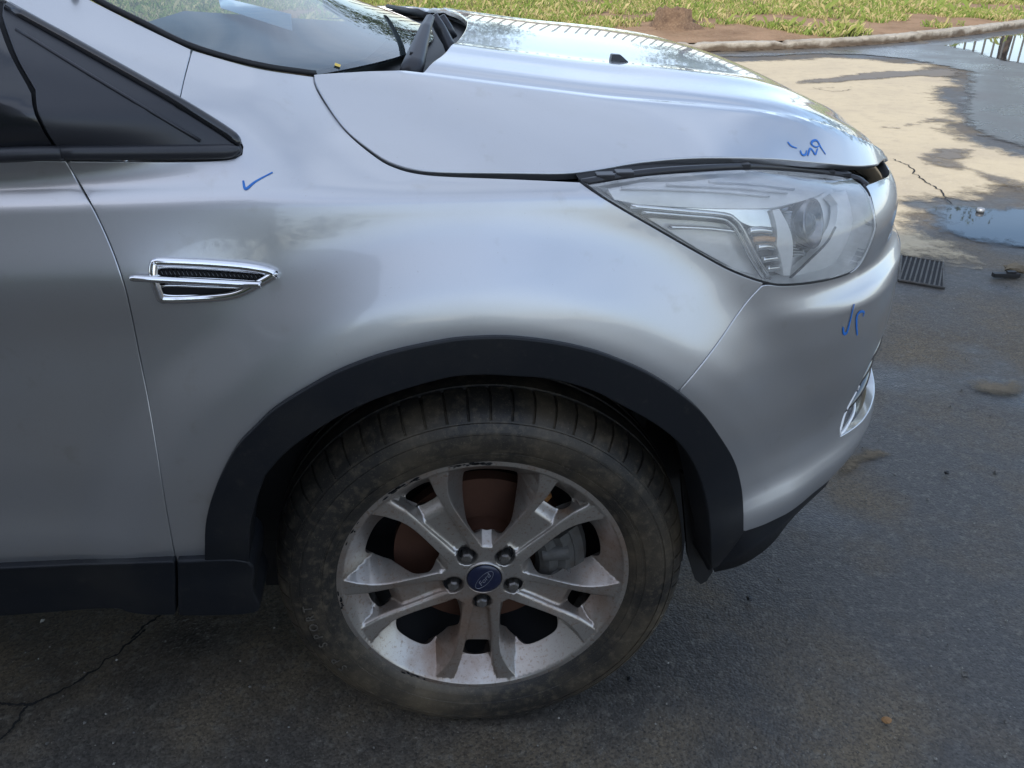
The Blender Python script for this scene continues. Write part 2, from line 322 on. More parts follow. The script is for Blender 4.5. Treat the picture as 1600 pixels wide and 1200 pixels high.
def trimmed(name, outline, S, N, step=.014, gap=.002, thick=.012, bev=.002, off=0., holes=(), mat_=None, parent=None, back=False, extra=None, chains=()):
    o = np.array(outline); o = o if area(o) > 0 else o[::-1]; o = inset(resample(o, step*.7), gap)
    hs = []
    for h in holes:
        h = np.array(h); h = h if area(h) > 0 else h[::-1]; hs.append(resample(h, step*.7)[::-1])
    loops = [o]+hs
    lo, hi = o.min(0), o.max(0); gx, gy = np.meshgrid(np.arange(lo[0], hi[0], step), np.arange(lo[1], hi[1], step)); g = np.stack([gx.ravel(), gy.ravel()], 1)
    k = inside(g, o)
    for h in hs: k &= ~inside(g, h)
    g = g[k]
    if len(g):
        k = np.ones(len(g), bool)
        for l in loops: k &= edge_dist(g, l) > step*.45
        g = g[k]
    if extra is not None:
        for l in hs: extra = extra[~inside(extra, l)]
        k = np.ones(len(extra), bool)
        for l in loops: k &= edge_dist(extra, l) > step*.3
        g = np.vstack([g, extra[k]])
    V2 = np.vstack(loops+[g]); E = []; b = 0
    for l in loops: E += [(b+i, b+(i+1) % len(l)) for i in range(len(l))]; b += len(l)
    if len(chains):
        ca = np.vstack(chains); k = np.ones(len(V2), bool); nl = sum(len(l) for l in loops)
        for i in range(nl, len(V2)): k[i] = ((ca-V2[i])**2).sum(1).min() > .0021**2
        V2 = V2[k]
    for c in chains:
        E += [(len(V2)+i, len(V2)+i+1) for i in range(len(c)-1)]; V2 = np.vstack([V2, c])
    r = delaunay_2d_cdt([Vector(v) for v in V2], E, [], 0, 1e-7)
    v2 = np.array([tuple(v) for v in r[0]]); T = np.array([f for f in r[2]])
    c = v2[T].mean(1); k = inside(c, o)
    for h in hs: k &= ~inside(c, h)
    T = T[k]; a2 = (v2[T[:, 1]]-v2[T[:, 0]]); b2 = (v2[T[:, 2]]-v2[T[:, 0]]); fl = a2[:, 0]*b2[:, 1]-a2[:, 1]*b2[:, 0] < 0; T[fl] = T[fl][:, ::-1]
    P = S(v2[:, 0], v2[:, 1], off); Nn = N(v2[:, 0], v2[:, 1], off)
    V = [P]; NN = [Nn]; F = [tuple(t) for t in T]; nb = len(P)
    for l in loops:
        p = S(l[:, 0], l[:, 1], off); n = N(l[:, 0], l[:, 1], off); t = np.roll(p, -1, 0)-np.roll(p, 1, 0); t /= np.linalg.norm(t, axis=1, keepdims=True)+1e-12
        ot = np.cross(t, n); ot /= np.linalg.norm(ot, axis=1, keepdims=True)+1e-12
        rings = [(p, n), (p+ot*bev*.45-n*bev*.2, (n+ot)), (p+ot*bev*.6-n*bev, ot), (p+ot*bev*.6-n*thick, ot)]
        m = len(l)
        for (q, nn) in rings: V.append(q); NN.append(nn/np.linalg.norm(nn, axis=1, keepdims=True))
        for j in range(3):
            for i in range(m): F.append((nb+j*m+i, nb+(j+1)*m+i, nb+(j+1)*m+(i+1) % m, nb+j*m+(i+1) % m))
        nb += 4*m
    if back:
        V.append(P-Nn*thick); NN.append(-Nn); F += [tuple(nb+i for i in t[::-1]) for t in T]
    me = mesh_np(name, np.vstack(V), F, np.vstack(NN))
    return link(name, me, parent, mat_)
def cat(*a): return np.vstack([np.atleast_2d(x) for x in a])
def ribbon(mb, P, Nn, w):
    """thin raised stroke lying on a surface"""
    P = np.array(P); m = len(P); ww = w if hasattr(w, '__len__') else [w]*m; V = []; F = []
    for i in range(m):
        t = P[min(i+1, m-1)]-P[max(i-1, 0)]; s = np.cross(t, Nn[i]); s /= np.linalg.norm(s)+1e-12
        V += [P[i]+s*ww[i]/2, P[i]+Nn[i]*.0004, P[i]-s*ww[i]/2]
    for i in range(m-1): F += [(3*i, 3*i+3, 3*i+4, 3*i+1), (3*i+1, 3*i+4, 3*i+5, 3*i+2)]
    mb.add(V, F)

# ------------------------------------------------------------------ the car
car = empty('parked_car', (0, 0, 0)); tag(car, 'silver SUV with black wheel arch trim, dusty alloy wheel and blue marker writing', 'car')
s1 = lambda pts, off=0., n=6: I1(spline(pts, n), off)
DOORLINE = [(103, 252), (120, 280), (143, 320), (165, 365), (183, 410), (197, 455), (208, 505), (219, 560), (231, 620), (243, 690), (254, 760), (264, 820), (275, 878)]
ARCH_O = [(323, 879), (325, 817), (342, 760), (370, 705), (400, 672), (435, 640), (500, 600), (550, 576), (612, 555), (697, 537), (750, 532), (800, 532), (862, 539), (920, 551), (962, 565), (1012, 587), (1057, 615), (1095, 647), (1127, 690), (1147, 725), (1157, 762), (1160, 797), (1160, 832)]
ARCH_I = [(385, 879), (388, 817), (406, 755), (417, 735), (450, 700), (500, 665), (550, 637), (612, 612), (697, 588), (750, 583), (800, 585), (862, 590), (925, 607), (975, 632), (1025, 660), (1065, 692), (1090, 730), (1105, 775), (1113, 830), (1114, 893)]
SEAM = [(1191, 446), (1170, 468), (1146, 500), (1125, 531), (1090, 577), (1057, 615)]
LAMP_LOW = [(908, 285), (950, 314), (1020, 355), (1090, 395), (1142, 423), (1195, 442), (1230, 446), (1282, 440), (1328, 426), (1349, 405), (1366, 363), (1366, 339), (1359, 307), (1350, 290)]
LAMP_TOP = [(1350, 290), (1331, 278), (1282, 269), (1212, 262), (1153, 260), (1055, 265), (985, 272), (908, 285)]
SHUT = [(492, 119), (498, 142), (540, 202), (590, 245), (622, 261), (655, 269), (700, 273), (800, 277), (905, 282)]
TRI_TOP = [(-60, -34), (6, 0), (281, 153), (359, 203), (377, 224)]
PILLAR = [(492, 118), (400, 104), (300, 76), (220, 38), (145, 0), (60, -52)]
door_l = s1(DOORLINE); arch_o = s1(ARCH_O, .0); seam = s1(SEAM); lamp_low = s1(LAMP_LOW); lamp_top = s1(LAMP_TOP); shut = s1(SHUT); pill = s1(PILLAR[:3])
tri_lo = s1([(103, 252), (200, 252), (312, 251), (362, 247), (379, 238), (377, 224)])
tri_hi = s1([(377, 224), (359, 203), (320, 178), (281, 153)])
na = 17*6   # arch: split at the bumper seam (1057,615)
iseam = int(np.argmin(np.hypot(*(arch_o-seam[-1]).T)))
# fender
fen = cat(door_l[::-1], tri_lo[1:], tri_hi[1:], s1([(281, 153), (287, 125), (300, 76)])[1:], pill[::-1][1:], shut[1:], lamp_low[:5*6+1], seam[1:], arch_o[:iseam][::-1])
fender = trimmed('fender', fen, S1, S1n, .012, .0018, .014, .0022, mat_=M['paint'], parent=car)
# front door (runs on out of the picture)
zb = door_l[-1][1]; low = cat(door_l[-1], I1([(150, 882)]), I1([(0, 889)]), [[-1.25, .425]])
dr = cat(door_l, low[1:], [[-1.25, 1.045]], I1([(0, 252)]))
door = trimmed('door', dr, S1, S1n, .013, .0018, .014, .0022, mat_=M['paint'], parent=car)
# bumper: side, nose and lower lip, with the lower intake left open
hole_l = I1(spline([(1396, 478), (1384, 512), (1366, 552), (1342, 603), (1322, 640), (1313, 666), (1312, 684)], 5))
bot = I1([(1160, 832), (1190, 822), (1228, 804), (1260, 780)])
bum = cat(seam[::-1], lamp_low[5*6+1:], I1([(1352, 287), (1372, 280)]), [[1.0, .90], [XS+LEN-.002, .905]], [[XS+LEN-.002, .40], [1.0, .405], [.75, .415]], bot[::-1], arch_o[iseam+1:][::-1])
hole = cat(hole_l, [[hole_l[-1][0]+.10, hole_l[-1][1]-.012], [.95, .475], [XS+LEN-.004, .475], [XS+LEN-.004, .71], [.95, .71]])
bumper = trimmed('bumper', bum, S1, S1n, .013, .0018, .016, .0025, holes=[hole], mat_=M['paint'], parent=car)
bumper2 = bpy.data.objects.new('bumper', bumper.data); COL.objects.link(bumper2); bumper2.parent = car; bumper2.scale = (1, -1, 1); bumper2.location = (0, 2*YM, 0)
# wheel-arch cladding
clad = cat(s1(ARCH_O, .010), s1([(1160, 832), (1140, 862), (1114, 893)], .010)[1:], s1(ARCH_I, .010)[::-1][1:])
trimmed('wheel_arch_trim', clad, S1, S1n, .010, -.001, .055, .004, off=.010, mat_=M['plastic'], parent=car)
# sills
sillA = cat(s1([(-40, 891), (0, 889.5), (150, 883), (272, 879)], .012), s1([(273, 961), (233, 961), (200, 957), (167, 951), (0, 963), (-40, 965)], .012))
sillA = cat(sillA, [[-1.25, sillA[-1][1]+.012], [-1.25, sillA[0][1]+.004]])
trimmed('sill_trim', sillA, S1, S1n, .012, .0015, .06, .004, off=.012, mat_=M['plastic'], parent=car)
sillB = s1([(278, 880), (385, 880), (393, 925), (404, 950), (388, 959), (330, 962), (280, 962)], .012, 4)
trimmed('sill_trim', sillB, S1, S1n, .010, .0015, .09, .006, off=.012, mat_=M['plastic'], parent=car)
# lower valance under the bumper
va = np.vstack([atY([q], y) for q, y in [((1112, 862), .0), ((1140, 846), -.005), ((1160, 829), -.005), ((1192, 815), .02), ((1242, 790), .075), ((1300, 735), .19)]])
vb = np.vstack([atY([q], y) for q, y in [((1116, 894), .01), ((1150, 886), .012), ((1178, 872), .02), ((1208, 848), .05), ((1240, 808), .10), ((1290, 760), .20)]])
mb = MB(); va, vb = spline(va, 4), spline(vb, 4); k = len(va); vc = vb+[0, .10, .02]
mb.add(np.vstack([va, (va+vb)/2-[0, .004, 0], vb, vc]), [(j*k+i, (j+1)*k+i, (j+1)*k+i+1, j*k+i+1) for j in range(3) for i in range(k-1)]); mb.build('valance', M['plastic'], car, smooth=True)

# bonnet
HE = [(492, 117), (499, 138), (541, 198), (591, 240), (622, 256), (655, 263.5), (700, 266.5), (800, 267.5), (880, 268), (930, 263), (1000, 251), (1090, 244), (1200, 246), (1290, 254), (1340, 258), (1372, 256)]
he = I2(spline(HE, 6)); tip = I2([(1388, 250)])[0]
front = spline([tuple(tip), (tip[0]+.035, tip[1]+.12), (tip[0]+.062, tip[1]+.30), (tip[0]+.07, YM)], 8)
rear = spline([(-.03, YM), (-.035, .75), (-.05, .55), (-.065, .38), (-.085, .29), (-.11, .255), (-.16, .232), tuple(he[0])], 6)
rear = spline([(.028, YM), (.018, .72), (-.002, .55), (-.03, .40), (-.06, .295), (-.09, .258), (-.15, .236), tuple(he[0])], 6)
half = cat(he, front)[:]
mir = lambda A: np.stack([A[:, 0], 2*YM-A[:, 1]], 1)
hood_o = cat(half, mir(half)[::-1][1:], mir(rear)[::-1], rear[1:-1])
hood = trimmed('bonnet', hood_o, S2, S2n, .016, 0, .012, .004, mat_=M['paint'], parent=car, back=True)

trimmed('bonnet_liner', np.array(inset(hood_o if area(hood_o) > 0 else hood_o[::-1], .014)), S2, S2n, .04, 0, .006, .001, off=-.020, mat_=M['black'], parent=car)
# dark inner structure seen through the gaps
mb = MB()
U, Zg = np.meshgrid(np.arange(-1.2, XS+LEN, .04), np.arange(.44, .985, .035), indexing='ij'); P = S1(U.ravel(), Zg.ravel(), -.075); nu, nz = U.shape
rr = np.hypot(U, Zg-HUBZ)
mb.add(P, [(i*nz+j, (i+1)*nz+j, (i+1)*nz+j+1, i*nz+j+1) for i in range(nu-1) for j in range(nz-1) if min(rr[i, j], rr[i+1, j], rr[i, j+1], rr[i+1, j+1]) > .46])
mb.box((.06, .95, .875), (.44, .70, .01)); mb.box((-.16, .17, .975), (.22, .10, .004)); mb.box((-.4, YM, .45), (.6, .55, .25)); mb.box((-1.3, YM, .62), (.3, .8, .35))
mb.build('inner_structure', M['black'], car)
# wheel-arch liner and splash flap
mb = MB(); prof = [(.430, .045), (.436, .10), (.44, .30)]
V = []; F = []; n = 40
for k in range(n+1):
    q = rad(-3+190*k/n)
    for (r, y) in prof: V.append((r*math.cos(q), y+.01, HUBZ+r*math.sin(q)))
for k in range(n):
    for j in range(2): F.append((k*3+j, k*3+j+1, k*3+j+4, k*3+j+3))
mb.add(V, F); mb.box((0, .33, .45), (.44, .02, .36)); mb.build('arch_liner', M['black'], car, smooth=True)
fl = atY([(1064, 740), (1108, 740), (1112, 838), (1114, 893), (1104, 908), (1095, 913), (1086, 905), (1075, 870)], .05)
mb = MB(); k = len(fl); mb.add(np.vstack([fl, fl+[.0, .012, 0]]), [tuple(range(k)), tuple(range(2*k-1, k-1, -1))]+[(i, (i+1) % k, k+(i+1) % k, k+i) for i in range(k)])
mb.build('splash_flap', M['rubber_seal'], car)

# ------------------------------------------------------------------ wheel
SPK = [rad(a) for a in (49, -23, -95, 193, 121)]
def v_in(u): return np.interp(u, [.03, .06, .10, .13, .16, .19, .235], [.010, .014, .0195, .0235, .026, .030, .042])
def v_out(u): return np.interp(u, [.03, .06, .10, .13, .15, .165, .18, .20, .22, .235, .25], [.029, .031, .033, .035, .037, .040, .0455, .057, .073, .087, .10])
def f_w(u): return np.interp(u, [.05, .11, .147, .178, .21], [.016, .0115, .0150, .026, .028])
def wheel_h(x, z):
    r = np.hypot(x, z)
    face = .018-.013*(r/.235)**2
    dep = np.full(r.shape, 9.)
    barrel = .002+np.clip(.2325-r, 0, None)*1.25
    for a in SPK:
        u = x*math.cos(a)+z*math.sin(a); v = np.abs(-x*math.sin(a)+z*math.cos(a)); vi, vo_, fw = v_in(u), v_out(u), f_w(u)
        out = face+np.clip(v-vo_, 0, None)/fw*.040
        inn = face+.0018*sm(.06, .10, u)+(.0115*sm(0, .0055, vi-v)+.020*sm(.145, .170, u)*sm(.001, .008, vi-v))*sm(.055, .078, u)
        mid = face+.0018*(1-np.clip((v-vi)/(vo_-vi+1e-6), 0, 1))*sm(.06, .10, u)
        h = np.where(v > vo_, out, np.where(v < vi, inn, mid)); h = np.where(u < .012, 9., h)
        dep = np.minimum(dep, h)
    hub = face+np.clip(r-.064, 0, None)*1.5
    h = np.minimum(np.minimum(dep, hub), barrel)
    for a in SPK:
        lx, lz = .053*math.cos(a), .053*math.sin(a); h = h+.017*(1-sm(.0140, .0165, np.hypot(x-lx, z-lz)))
    return h
def WS(x, z, off=0.):
    x = np.asarray(x, float); z = np.asarray(z, float); x, z = np.broadcast_arrays(x, z)
    return np.stack([x, wheel_h(x, z)-off, z], -1)
def WN(x, z, off=0.):
    e = .0009; hx = (wheel_h(x+e, z)-wheel_h(x-e, z))/(2*e); hz = (wheel_h(x, z+e)-wheel_h(x, z-e))/(2*e)
    n = np.stack([hx, -np.ones_like(hx), hz], -1); return n/np.linalg.norm(n, axis=-1, keepdims=True)
holes = []
def loc(a, u, v): return (u*math.cos(a)-v*math.sin(a), u*math.sin(a)+v*math.cos(a))
for a in SPK:
    # big tooth-shaped opening centred 36 degrees on from each spoke
    b = a+rad(36); hp = [(.085, .018), (.100, .0295), (.118, .0380), (.15, .0440), (.178, .0440), (.192, .0385), (.199, .026)]
    holes.append(spline([loc(b, .080, 0)]+[loc(b, u, v) for u, v in hp]+[loc(b, .2015, 0)]+[loc(b, u, -v) for u, v in hp[::-1]], 4, True))
    holes.append(np.array(spline([loc(a, u, v) for (u, v) in [(.166, -.017), (.172, -.022), (.193, -.025), (.199, -.020), (.201, 0), (.199, .020), (.193, .025), (.172, .022), (.166, .017), (.165, 0)]], 4, True)))
tt = np.linspace(0, 2*math.pi, 220, endpoint=False); chains = []
for a in SPK:
    for sg in (-1, 1):
        for fn, dl, u1 in ((v_in, -.0055, .164), (v_in, -.0028, .228), (v_in, 0, .230), (v_out, 0, .221), (v_out, -.0010, .221), (v_out, .0015, .219)):
            chains.append(np.array([loc(a, u, sg*float(fn(u)+dl)) for u in np.arange(.072, u1, .003)]))
    for q_ in (.0140, .0152, .0165): chains.append(np.array([(.053*math.cos(a)+q_*math.cos(t), .053*math.sin(a)+q_*math.sin(t)) for t in np.linspace(0, 2*math.pi, 40)]))
for q_ in (.2325, .2338): chains.append(np.array([(q_*math.cos(t), q_*math.sin(t)) for t in np.linspace(0, 2*math.pi, 300)]))
wheel = trimmed('wheel', np.stack([.2405*np.cos(tt), .2405*np.sin(tt)], 1), WS, WN, .0032, 0, .03, .002, holes=holes, chains=chains, mat_=M['alloy'], parent=car)
wheel.location = (0, 0, HUBZ)
# tyre
prof = [(.236, .008), (.2415, .001), (.246, -.003), (.252, -.0055), (.2525, -.0070), (.262, -.0100), (.2625, -.0088), (.2665, -.0098), (.267, -.0112), (.276, -.0128), (.286, -.0132), (.2955, -.0118), (.296, -.0102), (.299, -.0095), (.2995, -.0108), (.306, -.0082), (.3115, -.0050), (.312, -.0030), (.3145, -.0018), (.315, -.0028), (.320, .0012), (.325, .0062), (.330, .0125), (.334, .0195), (.3375, .0275), (.340, .037), (.3418, .047), (.3425, .0515), (.336, .0525), (.336, .0575), (.343, .0585), (.3448, .070), (.3455, .084), (.3455, .0925), (.337, .0935), (.337, .0995), (.346, .1005), (.346, .125), (.337, .126), (.337, .134), (.3455, .135), (.343, .165), (.336, .166), (.336, .172), (.341, .174), (.330, .205), (.30, .23), (.25, .215), (.236, .20)]
NG = 62; angs = []
for k in range(NG):
    b = 2*math.pi*k/NG; w = 2*math.pi/NG
    angs += [(b, 0), (b+w*.02, 1), (b+w*.12, 1), (b+w*.14, 0), (b+w*.35, 0), (b+w*.56, 0), (b+w*.78, 0)]
V = []; m = len(prof)
for (q, g) in angs:
    for (r, y) in prof:
        rr_, qq, yy = r, q, y
        if g and .318 < r and y < .056 and y > -.002: rr_ -= .0048*min(1, (r-.318)/.014); yy += .004*min(1, max(0, (.335-r)/.02))
        if y > .004: qq = q+ (min(y, .085)-.03)*.35*max(0, min(1, (y-.03)/.02))
        x, z = rr_*math.cos(qq), rr_*math.sin(qq)
        lim = -HUBZ+.001
        if z < lim+.02:
            bul = max(0, (lim+.02-z))*.35; z = max(z, lim); yy += -bul*(1 if y < .1 else -1)*.8
        V.append((x, yy, z))
n = len(angs); F = [(k*m+j, k*m+j+1, ((k+1) % n)*m+j+1, ((k+1) % n)*m+j) for k in range(n) for j in range(m-1)]
mb = MB(); mb.add(V, F); mb.build('tyre', M['tyre'], wheel, auto=32)
def text_mesh(ch, size, shear=0., ext=.0006):
    cu = bpy.data.curves.new('glyph', 'FONT'); cu.body = ch; cu.size = size; cu.extrude = ext; cu.shear = shear; cu.align_x = 'CENTER'; cu.align_y = 'CENTER'; cu.resolution_u = 3
    ob = bpy.data.objects.new('glyph', cu); COL.objects.link(ob); bpy.context.view_layer.update()
    me = bpy.data.meshes.new_from_object(ob.evaluated_get(bpy.context.evaluated_depsgraph_get())); bpy.data.objects.remove(ob); bpy.data.curves.remove(cu)
    V = [tuple(v.co) for v in me.vertices]; F = [tuple(p.vertices) for p in me.polygons]; bpy.data.meshes.remove(me); return V, F
def arc_text(mb, txt, r, a0, da, size, y):
    for i, ch in enumerate(txt):
        if ch == ' ': continue
        V, F = text_mesh(ch, size); a = a0-i*da
        c, s = math.cos(a), math.sin(a)   # glyph up = radially outwards, reading clockwise
        mb.add([(r*c+v[0]*s+v[1]*c, y-v[2], r*s-v[0]*c+v[1]*s) for v in V], F)
mb = MB(); arc_text(mb, 'SP SPORT', .2875, rad(212), rad(4.1), .0205, -.0150)      # the only legible words on the tyre
mb.build('sidewall_lettering', mat('dust_worn_raised_letters', (.085, .075, .060), .6, noise=[(90, 4, .45, .7, (.03, .028, .025), .6)]), wheel, kind='stuff')
for i, a in enumerate(SPK):
    mb = MB(); lx, lz = .053*math.cos(a), .053*math.sin(a)
    hexp = [(math.cos(t)*.0098, math.sin(t)*.0098) for t in np.linspace(.3*i, .3*i+2*math.pi, 6, endpoint=False)]
    V = [(x, .032, z) for x, z in hexp]+[(x, .014, z) for x, z in hexp]+[(x*.78, .0105, z*.78) for x, z in hexp]+[(x*.45, .0098, z*.45) for x, z in hexp]
    F = [(6*j+k, 6*j+(k+1) % 6, 6*j+6+(k+1) % 6, 6*j+6+k) for j in range(3) for k in range(6)]+[tuple(18+k for k in range(6))]
    mb.add(V, F); o = mb.build('lug_nut', M['nut'], wheel, auto=25); o.location = (lx, 0, lz)
    mb = MB(); mb.lathe([(.0095, .030), (.0150, .029), (.0162, .021)], 24); o = mb.build('nut_recess', M['black'], wheel, smooth=True); o.location = (lx, 0, lz)
mb = MB(); mb.lathe([(0, .0105), (.020, .0108), (.0265, .0118), (.0285, .0135), (.029, .022)], 48); capo = mb.build('centre_cap', M['cap'], wheel, auto=40)
mb = MB(); mb.lathe([(.0292, .022), (.0292, .0150), (.0305, .0135), (.0325, .0140), (.034, .020)], 48); mb.build('cap_ring', M['alloy'], wheel, smooth=True)
# oval badge print on the cap
mb = MB(); ca, sa = math.cos(rad(52)), math.sin(rad(52))
el = [(.0215*math.cos(t), .0088*math.sin(t)) for t in np.linspace(0, 2*math.pi, 49)]
mb.tube([(x*ca-z*sa, .0108, x*sa+z*ca) for x, z in el], .0004, 6, up=(0, 1, 0))
V, F = text_mesh('Ford', .0125, .35, .0002)
mb.add([((v[0]*1.15)*ca-(v[1])*sa, .0106-v[2], (v[0]*1.15)*sa+v[1]*ca) for v in V], F); mb.build('cap_badge', M['cap_line'], wheel)
# kerb scuffs round the rim edge
mb = MB(); r_ = np.random.default_rng(31)
for i in range(60):
    a = rad(r_.choice([92, 96, 99, 118, 124, 150, 185, 236])+r_.normal(0, 3.)); L = r_.uniform(.002, .007); w = r_.uniform(.0006, .0018); rr2 = r_.uniform(.2345, .2395); c, q = math.cos(a), math.sin(a)
    P = [(rr2*c-q*t*L+c*k*w, .0012, rr2*q+c*t*L+q*k*w) for t, k in ((-1, 0), (-.4, 1), (.5, .8), (1, 0), (.3, -1), (-.5, -.7))]; mb.add(P, [(0, 1, 2, 3, 4, 5)])
mb.build('rim_scuffs', M['black'], wheel, kind='stuff')
# brake and hub behind the spokes
mb = MB(); mb.lathe([(.07, .052), (.076, .085), (.152, .085), (.152, .11), (.07, .11)], 64); mb.lathe([(0, .045), (.070, .045), (.072, .09)], 48); mb.build('brake_disc', M['rust'], wheel, auto=30)
mb = MB(); cq = [(.125*math.cos(t), .125*math.sin(t)) for t in np.linspace(rad(-28), rad(34), 9)]
for rr2, y0, h in ((.112, .058, .02), (.140, .060, .022), (.158, .068, .026)):
    mb.tube([(rr2*math.cos(t), y0, rr2*math.sin(t)) for t in np.linspace(rad(-22), rad(24), 9)], .022, 8, up=(0, 1, 0))
mb.tube([(.10, .045, .02), (.145, .043, .025)], .014, 10); mb.tube([(.105, .045, -.03), (.15, .043, -.02)], .011, 10)
mb.build('brake_caliper', M['caliper'], wheel, auto=40)
mb = MB(); mb.tube([(.078, .05, .135), (.098, .045, .148), (.105, .06, .13)], .012, 6); mb.build('caliper_bracket', M['copper'], wheel)
mb = MB(); mb.lathe([(.215, .05), (.205, .19), (.06, .2)], 48); mb.build('wheel_barrel', M['black'], wheel, smooth=True)

# ------------------------------------------------------------------ headlamp
lamp_o = cat(lamp_low, lamp_top[1:-1])
def s1off(pts, off, n=5): return I1(spline(pts, n), off)
housing = trimmed('headlight', lamp_o, S1, S1n, .012, .004, .02, .002, off=-.055, mat_=M['lamp_grey'], parent=car)
wall = MB(); pA = S1(lamp_o[:, 0], lamp_o[:, 1], -.004); pB = S1(lamp_o[:, 0], lamp_o[:, 1], -.06); k = len(pA)
wall.add(np.vstack([pA, pB]), [(i, (i+1) % k, k+(i+1) % k, k+i) for i in range(k)]); nlow = len(lamp_low); wall.f = [f for f in wall.f if f[0] < nlow-1]; wall.build('lamp_surround', M['lamp_grey'], housing)
wall = MB(); wall.add(np.vstack([pA, pB]), [(i, (i+1) % k, k+(i+1) % k, k+i) for i in range(nlow-1, k)]); wall.build('lamp_top_edge', M['black'], housing)
trimmed('lens', lamp_o, S1, S1n, .012, .003, .006, .003, off=.001, mat_=M['lens'], parent=housing)
C4 = lambda L: [(880+x/2.857, 220+y/2.857) for x, y in L]
def lamp_bar(name, pts, off, r, m, flat=1.):
    q = I1(spline(C4(pts), 6), off); mb = MB(); mb.tube(S1(q[:, 0], q[:, 1], off), r, 6, flat, up=(0, -1, .3)); return mb.build(name, m, housing, smooth=True)
def lamp_panel(name, pts, off, m, th=.02, sp=False, bev=.001):
    q = I1(spline(C4(pts), 4, True) if sp else np.array(C4(pts)), off); return trimmed(name, q, S1, S1n, .008, 0, th, bev, off=off, mat_=m, parent=housing)
for L in ([(260, 212), (600, 222), (920, 246)], [(460, 195), (750, 208), (1000, 232)], [(650, 182), (850, 192), (1030, 215)]): lamp_bar('lamp_rib', L, -.022, .0022, M['lamp_white'])
lamp_panel('lamp_brow', [(230, 262), (330, 282), (640, 300), (930, 300), (1060, 268), (1170, 225), (1010, 200), (700, 165), (350, 185), (200, 215)], -.026, M['lamp_grey'], .01)
lamp_panel('lamp_band', [(310, 288), (735, 322), (800, 365), (835, 380), (940, 385), (925, 305), (600, 302)], -.034, M['lamp_chrome'], .01)
for L, r in (([(300, 292), (520, 312), (715, 330), (765, 352), (800, 395), (850, 495), (915, 605)], .0035), ([(350, 318), (560, 335), (700, 348), (745, 368), (780, 410), (835, 520), (895, 612)], .0022)):
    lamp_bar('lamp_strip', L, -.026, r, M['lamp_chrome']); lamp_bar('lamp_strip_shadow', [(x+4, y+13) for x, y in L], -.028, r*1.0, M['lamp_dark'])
lamp_bar('lamp_rib', [(470, 385), (640, 392), (790, 408)], -.030, .003, M['lamp_chrome'])
lamp_panel('indicator_pane', [(380, 345), (720, 362), (765, 400), (885, 605), (760, 570), (600, 480)], -.040, M['lamp_grey'], .01)
lamp_panel('indicator_bezel', [(815, 388), (940, 392), (1012, 605), (925, 600), (880, 520)], -.045, M['lamp_dark'], .01)
for j, (a, b) in enumerate([((830, 402), (935, 405)), ((850, 440), (945, 440)), ((868, 475), (955, 478)), ((890, 530), (965, 520)), ((910, 570), (985, 560))]):
    lamp_bar('indicator_facet', [a, ((a[0]+b[0])/2, a[1]-4), b], -.034, .0055 if j != 1 else .004, M['lamp_chrome'] if j != 1 else M['amber'], .6)
lamp_panel('lamp_divider', [(935, 310), (965, 305), (1012, 600), (985, 600), (955, 470)], -.028, M['lamp_grey'], .02)
# main-beam bowl: a ribbed cone wall and a dark bowl with its bulb
for j in range(15):
    y = 318+j*13.5; x0 = 950+j*3.2; x1 = 1035-12*math.sin((j/14)*math.pi)+ (0 if j < 10 else (j-10)*11)
    lamp_bar('reflector_rib', [(x0, y), ((x0+x1)/2, y-1), (x1, y+1)], -.040, .0024, M['lamp_chrome'])
lamp_panel('reflector_wall', [(940, 308), (1060, 285), (1045, 340), (1035, 400), (1050, 460), (1085, 510), (1005, 520), (975, 450)], -.046, M['lamp_chrome'], .01)
bq = I1(np.array(C4([(1118, 372)])), -.03)[0]; bc = Vector(S1(bq[0], bq[1], -.034)); bn = Vector(S1n(bq[0], bq[1]))
ax = (bn*.7+Vector((1, -.1, .05))*.3).normalized(); rot = ax.to_track_quat('Y', 'Z').to_matrix()
mb = MB(); mb.lathe([(.001, -.030), (.018, -.026), (.028, -.012), (.0335, .002), (.0355, .005), (.0375, .002), (.038, -.02)], 40); mb.v = [tuple(rot @ Vector(v)+bc) for v in mb.v]; mb.build('reflector_bowl', mat('dark_reflector', (.22, .22, .23), .14, 1.), housing, smooth=True)
mb = MB(); mb.lathe([(.001, .010), (.010, .0085), (.018, .003), (.0235, -.008), (.0245, -.03)], 28); mb.v = [tuple(rot @ Vector(v)+bc-ax*.004) for v in mb.v]; mb.build('projector_lens', M['bulb'], housing, smooth=True)
lamp_panel('lamp_corner_panel', [(1015, 605), (1085, 540), (1170, 455), (1215, 380), (1225, 280), (1190, 235), (1290, 215), (1350, 260), (1380, 340), (1375, 420), (1320, 520), (1250, 585), (1120, 620)], -.036, M['lamp_grey'], .012)
lamp_bar('lamp_strip', [(1005, 620), (1085, 545), (1175, 455), (1215, 385)], -.030, .002, M['lamp_dark'])
# black seal round the lamp bottom
q = s1off(LAMP_LOW, -.002); mb = MB(); mb.tube(S1(q[:, 0], q[:, 1], -.0025), .0026, 6); mb.build('lamp_seal', M['rubber_seal'], car, smooth=True)
q = s1off(LAMP_TOP, -.012); mb = MB(); mb.tube(S1(q[:, 0], q[:, 1], -.008), .006, 6); mb.build('lamp_seal', M['lamp_dark'], car, smooth=True)
for (x, y) in ((945, 275), (975, 271), (1157, 258), (1290, 268), (1315, 272)):
    q = I1([(x, y)], -.004)[0]; c = S1(q[0], q[1], -.004); mb = MB(); mb.box(c, (.012, .010, .004)); mb.build('lamp_clip', M['lamp_dark'], car, bevel=.0015)

